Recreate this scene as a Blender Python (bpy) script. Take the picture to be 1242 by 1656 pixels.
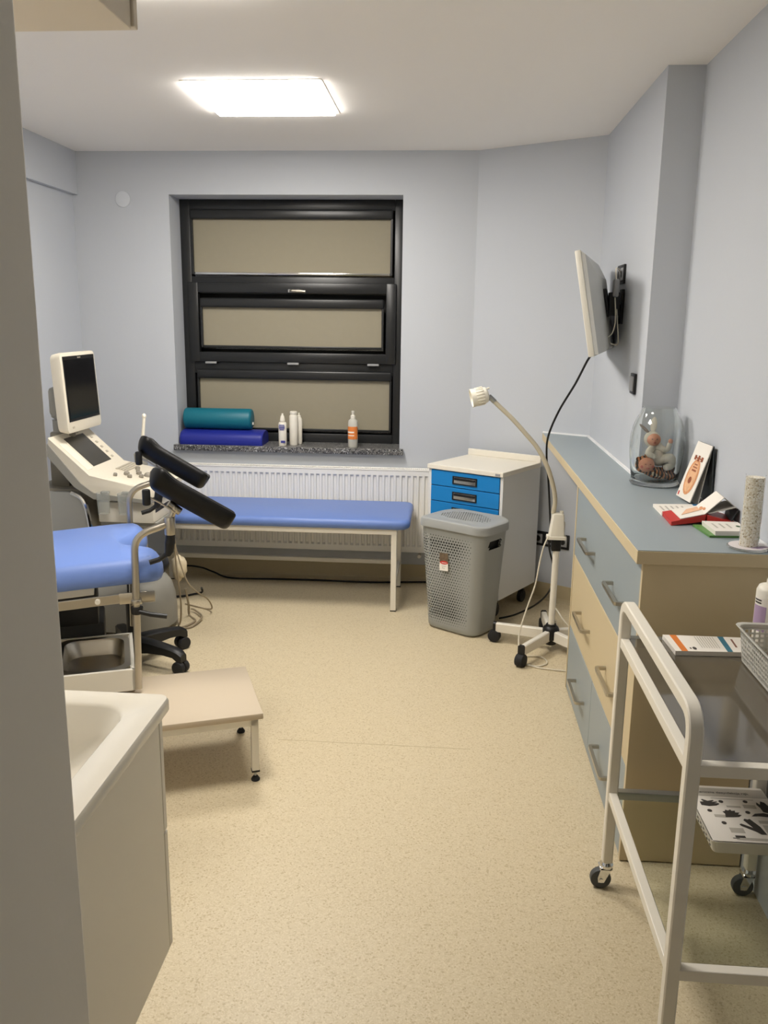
import bpy, bmesh, math, random
from mathutils import Vector, Matrix
random.seed(4)
for o in list(bpy.data.objects): bpy.data.objects.remove(o)
S = bpy.context.scene
COL = S.collection
PI = math.pi
R = math.radians

# ------------------------------------------------------------------ camera
def camera():
    p, y, r = .2214, .0742, .0123
    fwd = Vector((-math.sin(y)*math.cos(p), math.cos(y)*math.cos(p), -math.sin(p)))
    right = Vector((math.cos(y), math.sin(y), 0)); up = right.cross(fwd)
    r2 = right*math.cos(r)+up*math.sin(r); u2 = -right*math.sin(r)+up*math.cos(r)
    cd = bpy.data.cameras.new('camera'); cd.sensor_fit = 'VERTICAL'; cd.sensor_height = 36
    cd.lens = 1384/1656*36; cd.clip_start = .02
    co = bpy.data.objects.new('camera', cd); COL.objects.link(co)
    m = Matrix((r2, u2, -fwd)).transposed().to_4x4(); m.translation = (0, 0, 1.56)
    co.matrix_world = m; S.camera = co
camera()
# ------------------------------------------------------------------ world and exposure
W = bpy.data.worlds.new('world'); S.world = W; W.use_nodes = True
W.node_tree.nodes['Background'].inputs[0].default_value = (.004, .005, .008, 1)
W.node_tree.nodes['Background'].inputs[1].default_value = 1
S.view_settings.view_transform = 'Standard'; S.view_settings.look = 'None'
S.view_settings.exposure = 0.0; S.view_settings.gamma = 1; S.view_settings.use_curve_mapping = False
LAMP = 38.5                      # emission of the ceiling light panels
LAMP_COL = (1.0, .95, .88)

# ------------------------------------------------------------------ materials
def lin(c):
    return tuple((x/255/12.92 if x/255 <= .04045 else ((x/255+.055)/1.055)**2.4) for x in c)
def mat(name, rgb, rough=.5, metal=0, spec=.5, bump=0, bscale=200, var=0, vscale=3, trans=0, ior=1.45, coat=0, emit=None, alpha=1):
    m = bpy.data.materials.new(name); m.use_nodes = True
    nt = m.node_tree; b = nt.nodes['Principled BSDF']; c = lin(rgb)
    b.inputs['Base Color'].default_value = (*c, 1); b.inputs['Roughness'].default_value = rough
    b.inputs['Metallic'].default_value = metal; b.inputs['Specular IOR Level'].default_value = spec
    b.inputs['IOR'].default_value = ior
    if trans: b.inputs['Transmission Weight'].default_value = trans
    if coat: b.inputs['Coat Weight'].default_value = coat; b.inputs['Coat Roughness'].default_value = .1
    if alpha < 1: b.inputs['Alpha'].default_value = alpha
    if emit: b.inputs['Emission Color'].default_value = (*emit[0], 1); b.inputs['Emission Strength'].default_value = emit[1]
    tc = nt.nodes.new('ShaderNodeTexCoord')
    if var:
        n = nt.nodes.new('ShaderNodeTexNoise'); n.inputs['Scale'].default_value = vscale; n.inputs['Detail'].default_value = 4
        nt.links.new(tc.outputs['Object'], n.inputs['Vector'])
        x = nt.nodes.new('ShaderNodeMix'); x.data_type = 'RGBA'
        x.inputs[6].default_value = (*[v*(1-var) for v in c], 1); x.inputs[7].default_value = (*[min(1, v*(1+var)) for v in c], 1)
        nt.links.new(n.outputs['Fac'], x.inputs[0]); nt.links.new(x.outputs[2], b.inputs['Base Color'])
    if bump:
        n = nt.nodes.new('ShaderNodeTexNoise'); n.inputs['Scale'].default_value = bscale; n.inputs['Detail'].default_value = 3
        nt.links.new(tc.outputs['Object'], n.inputs['Vector'])
        bp = nt.nodes.new('ShaderNodeBump'); bp.inputs['Strength'].default_value = bump; bp.inputs['Distance'].default_value = .002
        nt.links.new(n.outputs['Fac'], bp.inputs['Height']); nt.links.new(bp.outputs['Normal'], b.inputs['Normal'])
    return m
def speckle(name, base, dots, rough, scale, bump=0):
    """colour chips: list of (rgb, threshold) over a base colour"""
    m = mat(name, base, rough); nt = m.node_tree; b = nt.nodes['Principled BSDF']
    tc = nt.nodes.new('ShaderNodeTexCoord'); prev = None
    big = nt.nodes.new('ShaderNodeTexNoise'); big.inputs['Scale'].default_value = 1.3; big.inputs['Detail'].default_value = 3
    nt.links.new(tc.outputs['Object'], big.inputs['Vector'])
    bm_ = nt.nodes.new('ShaderNodeMix'); bm_.data_type = 'RGBA'; c = lin(base)
    bm_.inputs[6].default_value = (*[v*.95 for v in c], 1); bm_.inputs[7].default_value = (*[v*1.05 for v in c], 1)
    nt.links.new(big.outputs['Fac'], bm_.inputs[0]); prev = bm_.outputs[2]
    for i, (rgb, th, sc) in enumerate(dots):
        v = nt.nodes.new('ShaderNodeTexVoronoi'); v.inputs['Scale'].default_value = scale*sc
        mp = nt.nodes.new('ShaderNodeMapping'); mp.inputs['Location'].default_value = (i*3.7, i*1.9, i)
        nt.links.new(tc.outputs['Object'], mp.inputs['Vector']); nt.links.new(mp.outputs['Vector'], v.inputs['Vector'])
        r = nt.nodes.new('ShaderNodeSeparateColor'); nt.links.new(v.outputs['Color'], r.inputs['Color'])
        g = nt.nodes.new('ShaderNodeMath'); g.operation = 'GREATER_THAN'; g.inputs[1].default_value = th
        nt.links.new(r.outputs['Red'], g.inputs[0])
        x = nt.nodes.new('ShaderNodeMix'); x.data_type = 'RGBA'; x.inputs[7].default_value = (*lin(rgb), 1)
        nt.links.new(g.outputs[0], x.inputs[0]); nt.links.new(prev, x.inputs[6]); prev = x.outputs[2]
    nt.links.new(prev, b.inputs['Base Color'])
    if bump:
        n = nt.nodes.new('ShaderNodeTexNoise'); n.inputs['Scale'].default_value = 260; nt.links.new(tc.outputs['Object'], n.inputs['Vector'])
        bp = nt.nodes.new('ShaderNodeBump'); bp.inputs['Strength'].default_value = bump; bp.inputs['Distance'].default_value = .001
        nt.links.new(n.outputs['Fac'], bp.inputs['Height']); nt.links.new(bp.outputs['Normal'], b.inputs['Normal'])
    return m
def stripes(name, a, b_, scale, rough=.9):
    m = mat(name, a, rough); nt = m.node_tree; b = nt.nodes['Principled BSDF']
    tc = nt.nodes.new('ShaderNodeTexCoord'); w = nt.nodes.new('ShaderNodeTexWave'); w.inputs['Scale'].default_value = scale
    w.inputs['Distortion'].default_value = 3; w.inputs['Detail Scale'].default_value = 2
    nt.links.new(tc.outputs['Object'], w.inputs['Vector'])
    r = nt.nodes.new('ShaderNodeValToRGB'); r.color_ramp.elements[0].position = .42; r.color_ramp.elements[1].position = .55
    r.color_ramp.elements[0].color = (*lin(b_), 1); r.color_ramp.elements[1].color = (*lin(a), 1)
    nt.links.new(w.outputs['Fac'], r.inputs[0]); nt.links.new(r.outputs[0], b.inputs['Base Color'])
    return m

WALL = mat('wall_paint', (191, 195, 201), .75, bump=.15, bscale=120, var=.02)
CEIL = mat('ceiling_paint', (250, 246, 241), .9, bump=.1, bscale=90)
FLOOR = speckle('vinyl_floor', (207, 192, 160), [((199, 183, 150), .72, 1), ((214, 200, 170), .76, 1.3), ((188, 171, 137), .94, .9)], .42, 230, .12)
PARTP = mat('partition_paint', (230, 226, 217), .7, bump=.1, bscale=120)
SEAM = mat('weld_seam', (190, 175, 142), .5)
SKIRT = mat('skirting_vinyl', (186, 172, 140), .5, var=.05, vscale=60)
WHITE = mat('white_lacquer', (232, 226, 212), .35)
WHITEP = mat('white_plastic', (230, 225, 212), .4)
CERAMIC = mat('white_ceramic', (228, 222, 208), .12, coat=.5)
CREAM = mat('cream_laminate', (205, 188, 152), .5, bump=.05, bscale=400)
BLUEGREY = mat('blue_grey_laminate', (150, 160, 164), .42, bump=.06, bscale=500)
FRAME = mat('anthracite_frame', (34, 35, 36), .32, bump=.04, bscale=300)
BLIND = mat('blind_fabric', (150, 143, 124), .9, bump=.3, bscale=700, var=.03, vscale=30)
GLASS = mat('clear_glass', (250, 252, 250), .0, trans=1, ior=1.45)
SMOKED = mat('smoked_glass', (94, 87, 74), .05, spec=.7, coat=.3)
GRANITE = speckle('granite', (88, 88, 88), [((40, 40, 42), .6, 1), ((180, 180, 178), .85, 1.1), ((120, 118, 115), .7, .8)], .3, 160)
STEEL = mat('brushed_steel', (190, 184, 172), .3, metal=1)
CHROME = mat('chrome', (225, 225, 225), .1, metal=1)
GALV = mat('galvanised_steel', (168, 170, 168), .38, metal=.8)
BLACK = mat('black_plastic', (20, 20, 21), .45)
RUBBER = mat('black_rubber', (30, 30, 31), .7)
SHELFG = mat('shelf_glass', (244, 250, 246), .0, trans=1, ior=1.12)
GREYRUB = mat('grey_rubber', (72, 74, 74), .6)
LEATHER = mat('black_vinyl', (9, 9, 10), .42, spec=.35, bump=.08, bscale=250)
BLUEV = mat('blue_vinyl', (104, 131, 194), .4, bump=.08, bscale=260, var=.02)
RADW = mat('radiator_enamel', (236, 234, 228), .3)
BLUED = mat('blue_drawer', (26, 128, 198), .38)
GREYM = mat('grey_metal', (150, 150, 150), .45)
HAMP = mat('grey_plastic', (156, 158, 154), .5, bump=.05, bscale=300)
HAMPD = mat('hamper_inner_shade', (40, 40, 38), .8)  # shade inside the hamper, put into the colour
LIDM = mat('lid_plastic', (160, 162, 160), .45, bump=.05, bscale=120)
CHESTW = mat('chest_enamel', (226, 226, 223), .4)
DARKIN = mat('dark_recess', (26, 24, 22), .6)
USB = mat('ultrasound_beige', (222, 214, 196), .42)
USG = mat('ultrasound_grey', (150, 148, 140), .45)
USD = mat('ultrasound_taupe', (130, 124, 110), .5)
SILVER = mat('silver_paint', (176, 176, 172), .3, metal=.6)
SCREEN = mat('dark_screen', (16, 16, 18), .18, spec=.4)
SCREENG = mat('touch_panel', (62, 60, 54), .3)
KEY = mat('key_caps', (188, 180, 164), .5)
KNOBG = mat('grey_knob', (140, 134, 122), .45)
IVORY = mat('ivory_plastic', (238, 233, 218), .42)
NECK = mat('gooseneck_sleeve', (206, 198, 176), .55, bump=.2, bscale=300)
TEAL = mat('teal_vinyl', (10, 104, 122), .45, bump=.1, bscale=200)
NAVY = mat('royal_blue_vinyl', (32, 42, 138), .42, bump=.1, bscale=200)
PAPER = mat('white_paper', (238, 232, 222), .65)
PAPERG = mat('grey_paper', (176, 172, 164), .65)
RED = mat('red_card', (196, 50, 44), .4)
BLUEC = mat('blue_card', (40, 112, 160), .45)
GREEN = mat('green_card', (92, 140, 70), .45)
DGREY = mat('dark_card', (52, 56, 58), .5)
INK = mat('dark_ink', (62, 58, 54), .6)
INKL = mat('light_ink', (190, 184, 172), .6)
ORANGE = mat('orange_print', (222, 128, 60), .5)
ORANGEP = mat('orange_plastic', (228, 84, 36), .4)
TEALP = mat('teal_print', (62, 118, 138), .5)
SKINP = mat('anatomy_print', (214, 152, 106), .6, var=.35, vscale=90)
BROWNP = mat('anatomy_dark_print', (150, 82, 52), .6, var=.3, vscale=90)
LILAC = mat('lilac_print', (172, 148, 178), .5)
NAVYP = mat('navy_print', (70, 74, 150), .5)
FROST = mat('frosted_plastic', (226, 224, 214), .35, trans=.35, ior=1.2)
CLEARP = mat('clear_plastic', (236, 238, 236), .12, trans=.85, ior=1.12)
GRAIN = speckle('white_granules', (238, 230, 210), [((222, 212, 186), .6, 1), ((250, 246, 234), .6, 1.2), ((182, 166, 134), .93, 1)], .6, 260, .3)
THIN = mat('thin_clear_plastic', (255, 255, 255), .02, trans=1, ior=1.04)
DOLLSKIN = mat('doll_skin', (216, 152, 122), .5, var=.1, vscale=60)
DOLLCHEEK = mat('doll_cheek', (198, 104, 88), .55)
PLUSH = mat('white_plush', (234, 228, 214), .95, bump=1, bscale=500)
PLUSHG = mat('grey_plush', (170, 156, 146), .95, bump=1, bscale=500)
TIGER = stripes('tiger_plush', (176, 112, 66), (40, 28, 22), 26)
TIGERW = stripes('tiger_cream_plush', (214, 196, 166), (44, 32, 26), 26)
TAN = mat('step_mat', (196, 181, 158), .6, bump=.12, bscale=350)
BAG = mat('beige_bag', (214, 200, 170), .6)
CABLEW = mat('white_cable', (222, 214, 194), .5)
CABLEB = mat('black_cable', (14, 14, 15), .5)
CABLEG = mat('taupe_cable', (150, 136, 112), .5)
SEAL = mat('white_sealant', (236, 236, 236), .5)
BEIGECAB = mat('beige_cabinet', (232, 220, 200), .5)
PLATE = mat('cover_plate', (206, 210, 216), .6)
DIFF = mat('light_diffuser', (255, 255, 255), .6, emit=(LAMP_COL, LAMP))

# ------------------------------------------------------------------ mesh helpers
class MB:
    def __init__(self): self.bm = bmesh.new()
    def _add(self, t, mtx=None):
        if mtx is not None: bmesh.ops.transform(t, matrix=mtx, verts=t.verts)
        me = bpy.data.meshes.new('t'); t.to_mesh(me); t.free(); self.bm.from_mesh(me); bpy.data.meshes.remove(me)
    def box(self, x0, x1, y0, y1, z0, z1, bev=0, seg=2, mtx=None):
        t = bmesh.new(); bmesh.ops.create_cube(t, size=1)
        for v in t.verts: v.co = Vector((x0+(v.co.x+.5)*(x1-x0), y0+(v.co.y+.5)*(y1-y0), z0+(v.co.z+.5)*(z1-z0)))
        if bev: bmesh.ops.bevel(t, geom=t.edges[:], offset=bev, segments=seg, profile=.5, affect='EDGES')
        self._add(t, mtx); return self
    def cyl(self, p0, p1, r0, r1=None, seg=16, bev=0):
        r1 = r0 if r1 is None else r1; p0, p1 = Vector(p0), Vector(p1); d = p1-p0; L = d.length
        t = bmesh.new(); bmesh.ops.create_cone(t, cap_ends=True, segments=seg, radius1=r0, radius2=r1, depth=L)
        if bev:
            es = [e for e in t.edges if abs(e.verts[0].co.z-e.verts[1].co.z) < 1e-6]
            bmesh.ops.bevel(t, geom=es, offset=bev, segments=2, profile=.5, affect='EDGES')
        self._add(t, Matrix.Translation((p0+p1)/2) @ d.to_track_quat('Z', 'Y').to_matrix().to_4x4()); return self
    def sph(self, c, r, sx=1, sy=1, sz=1, seg=16, rings=10, mtx=None):
        t = bmesh.new(); bmesh.ops.create_uvsphere(t, u_segments=seg, v_segments=rings, radius=r)
        m = Matrix.Translation(c) @ (mtx or Matrix()) @ Matrix.Diagonal((sx, sy, sz, 1))
        self._add(t, m); return self
    def loft(self, rings, cap=True, closed=True, mtx=None):
        t = bmesh.new(); vs = [[t.verts.new(p) for p in r] for r in rings]; n = len(rings[0])
        for a, b in zip(vs, vs[1:]):
            for i in range(n if closed else n-1):
                j = (i+1) % n; t.faces.new((a[i], a[j], b[j], b[i]))
        if cap and closed: t.faces.new(vs[0][::-1]); t.faces.new(vs[-1])
        bmesh.ops.recalc_face_normals(t, faces=t.faces); self._add(t, mtx); return self
    def lathe(self, prof, c=(0, 0, 0), seg=24, mtx=None, cap=True):
        c = Vector(c)
        rings = [[(c.x+r*math.cos(2*PI*i/seg), c.y+r*math.sin(2*PI*i/seg), c.z+z) for i in range(seg)] for r, z in prof]
        return self.loft(rings, cap, True, mtx)
    def prism(self, poly, z0, z1, bev=0, mtx=None, seg=2):
        t = bmesh.new(); a = [t.verts.new((x, y, z0)) for x, y in poly]; f = t.faces.new(a)
        r = bmesh.ops.extrude_face_region(t, geom=[f]); vs = [g for g in r['geom'] if isinstance(g, bmesh.types.BMVert)]
        for v in vs: v.co.z = z1
        bmesh.ops.recalc_face_normals(t, faces=t.faces)
        if bev: bmesh.ops.bevel(t, geom=t.edges[:], offset=bev, segments=seg, profile=.5, affect='EDGES')
        self._add(t, mtx); return self
    def sweep(self, path, prof, closed=False):
        """prof: 2D points (side, up) swept along a 3D path"""
        path = [Vector(p) for p in path]; n = len(path); rings = []; up = None
        for i, p in enumerate(path):
            d = ((path[min(i+1, n-1)]-path[max(i-1, 0)])).normalized()
            if up is None:
                up = Vector((0, 0, 1)) if abs(d.z) < .9 else Vector((0, 1, 0))
                up = (up-d*up.dot(d)).normalized()
            else: up = (up-d*up.dot(d)).normalized()
            s = d.cross(up)
            rings.append([p+s*a+up*b for a, b in prof])
        return self.loft(rings)
    def tube(self, path, r, seg=8):
        return self.sweep(path, [(r*math.cos(2*PI*i/seg), r*math.sin(2*PI*i/seg)) for i in range(seg)])
    def obj(self, name, m, parent=None, smooth=40, loc=None, rz=0):
        me = bpy.data.meshes.new(name); self.bm.normal_update(); self.bm.to_mesh(me); self.bm.free()
        if smooth:
            for p in me.polygons: p.use_smooth = True
            me.set_sharp_from_angle(angle=R(smooth))
        me.materials.append(m); o = bpy.data.objects.new(name, me); COL.objects.link(o)
        if parent is not None: o.parent = parent
        if loc is not None: o.location = loc
        if rz: o.rotation_euler.z = rz
        return o
def catmull(pts, n=8):
    P = [Vector(p) for p in pts]; out = []
    for i in range(len(P)-1):
        a, b, c, d = P[max(i-1, 0)], P[i], P[i+1], P[min(i+2, len(P)-1)]
        for k in range(n):
            t = k/n
            out.append(.5*((2*b)+(c-a)*t+(2*a-5*b+4*c-d)*t*t+(3*b-a-3*c+d)*t**3))
    return out+[P[-1]]
def fillet(pts, r, n=6):
    """polyline with its inner corners rounded"""
    P = [Vector(p) for p in pts]; out = [P[0]]
    for i in range(1, len(P)-1):
        a = (P[i-1]-P[i]).normalized(); b = (P[i+1]-P[i]).normalized()
        h = math.acos(max(-1, min(1, a.dot(b))))/2; t = min(r/math.tan(h), .49*(P[i-1]-P[i]).length, .49*(P[i+1]-P[i]).length)
        p0, p1 = P[i]+a*t, P[i]+b*t
        for k in range(n+1):
            s = k/n; out.append(p0*(1-s)**2+P[i]*2*s*(1-s)+p1*s*s)
    return out+[P[-1]]
def rrect(w, d, r, n=5, cx=0, cy=0):
    out = []
    for sx, sy, a0 in ((1, 1, 0), (-1, 1, 90), (-1, -1, 180), (1, -1, 270)):
        for k in range(n+1):
            a = R(a0+90*k/n); out.append((cx+sx*(w/2-r)+r*math.cos(a), cy+sy*(d/2-r)+r*math.sin(a)))
    return out
RECT = lambda w, h: [(-w/2, -h/2), (w/2, -h/2), (w/2, h/2), (-w/2, h/2)]
def tag(o, label, cat, group=None):
    o['label'] = label; o['category'] = cat
    if group: o['group'] = group
    return o
def thing(name, label, cat, loc=(0, 0, 0), rz=0, group=None):
    o = bpy.data.objects.new(name, None); o.empty_display_size = .05; COL.objects.link(o)
    o.location = loc; o.rotation_euler.z = rz; return tag(o, label, cat, group)
def struct(o, label, cat):
    o['kind'] = 'structure'; return tag(o, label, cat)
def copy_tree(o, parent=None):
    c = o.copy(); COL.objects.link(c); c.parent = parent
    for ch in list(o.children): copy_tree(ch, c)
    return c
def text(s, size, name, m, parent, mtx, align='LEFT'):
    cu = bpy.data.curves.new(name, 'FONT'); cu.body = s; cu.size = size; cu.align_x = align; cu.extrude = .0001
    t = bpy.data.objects.new(name+'_c', cu); COL.objects.link(t); dg = bpy.context.evaluated_depsgraph_get()
    me = bpy.data.meshes.new_from_object(t.evaluated_get(dg)); bpy.data.objects.remove(t); bpy.data.curves.remove(cu)
    me.transform(mtx); me.materials.clear(); me.materials.append(m)
    o = bpy.data.objects.new(name, me); COL.objects.link(o); o.parent = parent; return o

# ------------------------------------------------------------------ room shell
YF, XL, XT, XN, HC, YP = 5.034, -2.187, .756, .892, 2.47, 3.443
AX, AY, BX, BY = .126, 5.034, .756, 4.643          # the angled far-right wall runs A -> B
YB = -1.2
ADIR = Vector((BX-AX, BY-AY, 0)).normalized(); AROT = math.atan2(ADIR.y, ADIR.x)
ANRM = Vector((ADIR.y, -ADIR.x, 0))                # points into the room
if ANRM.y > 0: ANRM = -ANRM
b = MB().box(XL-.15, 1.2, YB-.15, YF+.4, -.12, 0); floor = struct(b.obj('floor', FLOOR, None, 0), 'beige speckled sheet vinyl floor', 'floor')
b = MB().prism([(-0.610, 2.9398), (0.114, 2.9350), (0.114, 2.9380), (-0.610, 2.9428)], 0, .0005); b.obj('weld_seam', SEAM, floor, 0)
struct(MB().box(XL-.15, 1.2, YB-.15, YF+.4, HC, HC+.12).obj('ceiling', CEIL, None, 0), 'plain white painted ceiling', 'ceiling')
WX0, WX1, WZ0, WZ1 = -1.625, -.288, .775, 2.238
b = MB(); b.box(XL-.15, WX0, YF, YF+.35, 0, HC); b.box(WX1, AX+.2, YF, YF+.35, 0, HC)
b.box(WX0, WX1, YF, YF+.35, 0, WZ0); b.box(WX0, WX1, YF, YF+.35, WZ1, HC)
struct(b.obj('wall_far', WALL, None, 0), 'pale blue-grey painted wall holding the dark window', 'wall')
b = MB().prism([(AX, AY), (BX, BY), (1.15, BY), (1.15, YF+.3), (AX, YF+.3)], 0, HC)
struct(b.obj('wall_angled', WALL, None, 0), 'slanted pale blue wall behind the blue drawer cabinet', 'wall')
b = MB().box(XT, 1.15, YP, BY, 0, HC); struct(b.obj('wall_right', WALL, None, 0), 'stepped-out pale blue wall section carrying the screen', 'wall')
b = MB().box(XN, 1.15, YB, YP, 0, HC); struct(b.obj('wall_right_recess', WALL, None, 0), 'set-back pale blue wall behind jar and booklets', 'wall')
b = MB().box(XL-.15, XL, YB, YF, 0, HC); struct(b.obj('wall_left', WALL, None, 0), 'pale blue left wall behind the ultrasound machine', 'wall')
b = MB().box(XL, XL+.03, .93, YF, 2.236, HC); struct(b.obj('trim_1', WALL, None, 0), 'shallow painted ledge along the top of the left wall', 'trim')
XJ = -.4505
b = MB().box(XL, XJ, .45, .93, 0, HC, .008, 3); struct(b.obj('wall_partition', PARTP, None, 0), 'grey-lit partition wall end beside the washbasin', 'wall')
b = MB().box(XL-.15, 1.15, YB-.15, YB, 0, HC); struct(b.obj('wall_back', WALL, None, 0), 'pale blue wall behind the viewer', 'wall')
def skirt(n, p, q, nrm, label):
    p, q, nrm = Vector(p), Vector(q), Vector(nrm); d = (q-p)
    prof = [(0, .0), (.018, 0), (.008, .012), (.004, .025), (.004, .1), (0, .1)]
    rings = [[e+nrm*a+Vector((0, 0, z)) for a, z in prof] for e in (p, q)]
    struct(MB().loft(rings).obj(n, SKIRT, None, 0), label, 'baseboard')
skirt('baseboard_far', (XL, YF, 0), (AX, YF, 0), (0, -1, 0), 'beige coved vinyl skirting under the radiator')
skirt('baseboard_angled', (AX, AY, 0), (BX, BY, 0), ANRM, 'beige coved vinyl skirting on the slanted wall')
skirt('baseboard_right', (XT, BY, 0), (XT, 3.56, 0), (-1, 0, 0), 'beige coved vinyl skirting behind the exam lamp')
skirt('baseboard_left', (XL, .93, 0), (XL, YF, 0), (1, 0, 0), 'beige coved vinyl skirting on the left wall')
tag(MB().cyl((-1.892, YF, 2.212), (-1.892, YF-.006, 2.212), .044, seg=32, bev=.002).obj('cover_plate', PLATE), 'small round pale cover plate high on window wall', 'cover plate')

# ------------------------------------------------------------------ window
win = struct(thing('window_1', 'dark anthracite window with three beige roller blinds', 'window'), 'dark anthracite window with three beige roller blinds', 'window')
FY = 5.225
b = MB()
for a in ((WX0, -1.565, .79, WZ1), (-.345, WX1, .79, WZ1)): b.box(a[0], a[1], FY, FY+.08, a[2], a[3], .004)
b.box(-1.566, -.344, FY, FY+.08, 2.175, WZ1, .004)
b.box(-1.566, -.344, FY, FY+.08, 1.70, 1.80, .004); b.box(-1.566, -.344, FY, FY+.08, 1.225, 1.30, .004)
b.box(-1.566, -.344, FY, FY+.08, .79, .865, .004); fr = b.obj('window_frame', FRAME, win)
def sash(x0, x1, z0, z1, t, y):
    b = MB(); b.box(x0, x0+t, y, y+.05, z0, z1, .005); b.box(x1-t, x1, y, y+.05, z0, z1, .005)
    b.box(x0+t-.004, x1-t+.004, y, y+.05, z0, z0+t, .005); b.box(x0+t-.004, x1-t+.004, y, y+.05, z1-t, z1, .005); return b
sash(-1.585, -.33, 1.295, 1.765, .06, FY-.022).obj('sash', FRAME, win)
def blind(x0, x1, z0, z1, y):
    rb = MB().box(x0-.012, x1+.014, y-.032, y-.002, z1-.006, z1+.05, .012, 3).obj('blind_cassette', FRAME, win)
    MB().box(x0, x1, y-.002, y, z0+.012, z1).obj('blind_sheet', BLIND, win, 0)
    MB().box(x0, x1, y-.012, y-.003, z0-.002, z0+.012, .003).obj('blind_bottom_bar', CHROME if z0 > 1.7 else FRAME, win)
    MB().box(x1, x1+.012, y-.02, y-.002, z0, z1).obj('blind_guide', FRAME, win, 0)
    MB().box(x0-.012, x0, y-.02, y-.002, z0, z1).obj('blind_guide', FRAME, win, 0)
    MB().box(x0-.01, x1+.01, y+.03, y+.036, z0-.01, z1+.01).obj('pane', GLASS, win, 0)
blind(-1.548, -.369, 1.812, 2.132, FY+.012); blind(-1.503, -.416, 1.382, 1.625, FY+.002); blind(-1.538, -.365, .882, 1.2, FY+.012)
h = MB().box(-.975, -.905, FY-.035, FY-.022, 1.708, 1.728, .004).obj('window_handle', GREYM, win)
MB().tube(fillet([(-.955, FY-.03, 1.718), (-.955, FY-.06, 1.718), (-.865, FY-.062, 1.714)], .012), .009).obj('lever', STEEL, h)
for x in (-1.456, -.95, -.463):
    b = MB().box(x-.035, x+.035, FY-.032, FY-.018, 1.284, 1.297, .003); b.obj('hinge', GREYM, win)
b = MB().box(-1.645, -.264, 4.992, YF+.001, .777, .812, .004); b.box(WX0+.001, WX1-.001, YF, FY+.01, .777, .812); b.obj('window_sill', GRANITE, win)
b = MB().box(-1.62, -.29, FY+.10, FY+.12, .8, 2.23); b.obj('night_backing', DARKIN, win, 0)  # dark sheet behind the panes, coloured for the night outside

# ------------------------------------------------------------------ ceiling lights
def ceiling_light(y, label):
    t = thing('ceiling_light', label, 'ceiling light', (-.815, y, HC), 0, 'square ceiling light panels')
    b = MB()
    for s in (-1, 1):
        b.box(s*.275-.008, s*.275+.008, -.283, .283, -.0025, 0); b.box(-.267, .267, s*.275-.008, s*.275+.008, -.0025, 0)
    b.obj('light_frame', WHITE, t); MB().box(-.266, .266, -.266, .266, -.016, -.0005, .004).obj('diffuser', DIFF, t)
ceiling_light(3.872, 'square glowing panel light on ceiling in front of window')
ceiling_light(2.385, 'square glowing panel light on ceiling above the step stool')

# ------------------------------------------------------------------ long cabinet and worktop
cab = thing('drawer_cabinet', 'long blue-grey and cream drawer cabinet along right wall', 'cabinet', (0, 0, 0))
MB().prism([(.562, 2.318), (.888, 2.318), (.888, 3.44), (.752, 3.44), (.752, 3.525), (.562, 3.525)], .004, .918).obj('body', CREAM, cab, 0)
MB().box(.541, .888, 2.298, 2.316, .004, .918, .001).obj('side_panel', CREAM, cab, 0)
MB().box(.541, .752, 3.527, 3.545, .004, .918, .001).obj('side_panel', CREAM, cab, 0)
def handle(parent, y, z):
    L = .105
    p = fillet([(.543, y-L, z), (.512, y-L, z), (.512, y+L, z), (.543, y+L, z)], .006, 3)
    MB().sweep(p, RECT(.011, .011)).obj('handle', STEEL, parent, 30)
for y0, y1, z0, z1, m, hs, nm in ((2.319, 3.524, .608, .915, BLUEGREY, (3.15, 2.585), 'drawer'), (2.319, 3.524, .296, .604, CREAM, (3.15, 2.60), 'drawer'),
                              (2.319, 2.932, .008, .292, BLUEGREY, (2.62,), 'door'), (2.936, 3.524, .008, .292, BLUEGREY, (3.17,), 'door')):
    f = MB().box(.543, .561, y0, y1, z0, z1, .0012).obj(nm, m, cab, 0)
    for y in hs: handle(f, y, {'drawer': .74 if z0 > .5 else .44, 'door': .145}[nm])
wtp = lambda e: [(.52-e, 2.285-e), (.888, 2.285-e), (.888, 3.437), (.752, 3.437), (.752, 4.637), (.52-e, 4.637+(.752-.52+e)*(-ADIR.y/ADIR.x)-.006)]
wt = thing('worktop', 'long blue-grey worktop with cream edge on the drawer cabinet', 'worktop')
MB().prism(wtp(0), .919, .956, .0015).obj('slab', CREAM, wt, 0); MB().prism(wtp(-.0015), .9562, .958).obj('laminate_top', BLUEGREY, wt, 0)
b = MB(); b.box(.878, .8895, 2.287, 3.436, .958, .966); b.box(.754, .8895, 3.428, 3.4405, .958, .966); b.box(.742, .7535, 3.43, 4.635, .958, .966)
p0, p1 = Vector((.753, 4.637, .962)), Vector((.524, 4.777, .962)); b.sweep([p0, p1], RECT(.012, .008)); b.obj('sealant_strip', SEAL, wt, 0)

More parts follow.
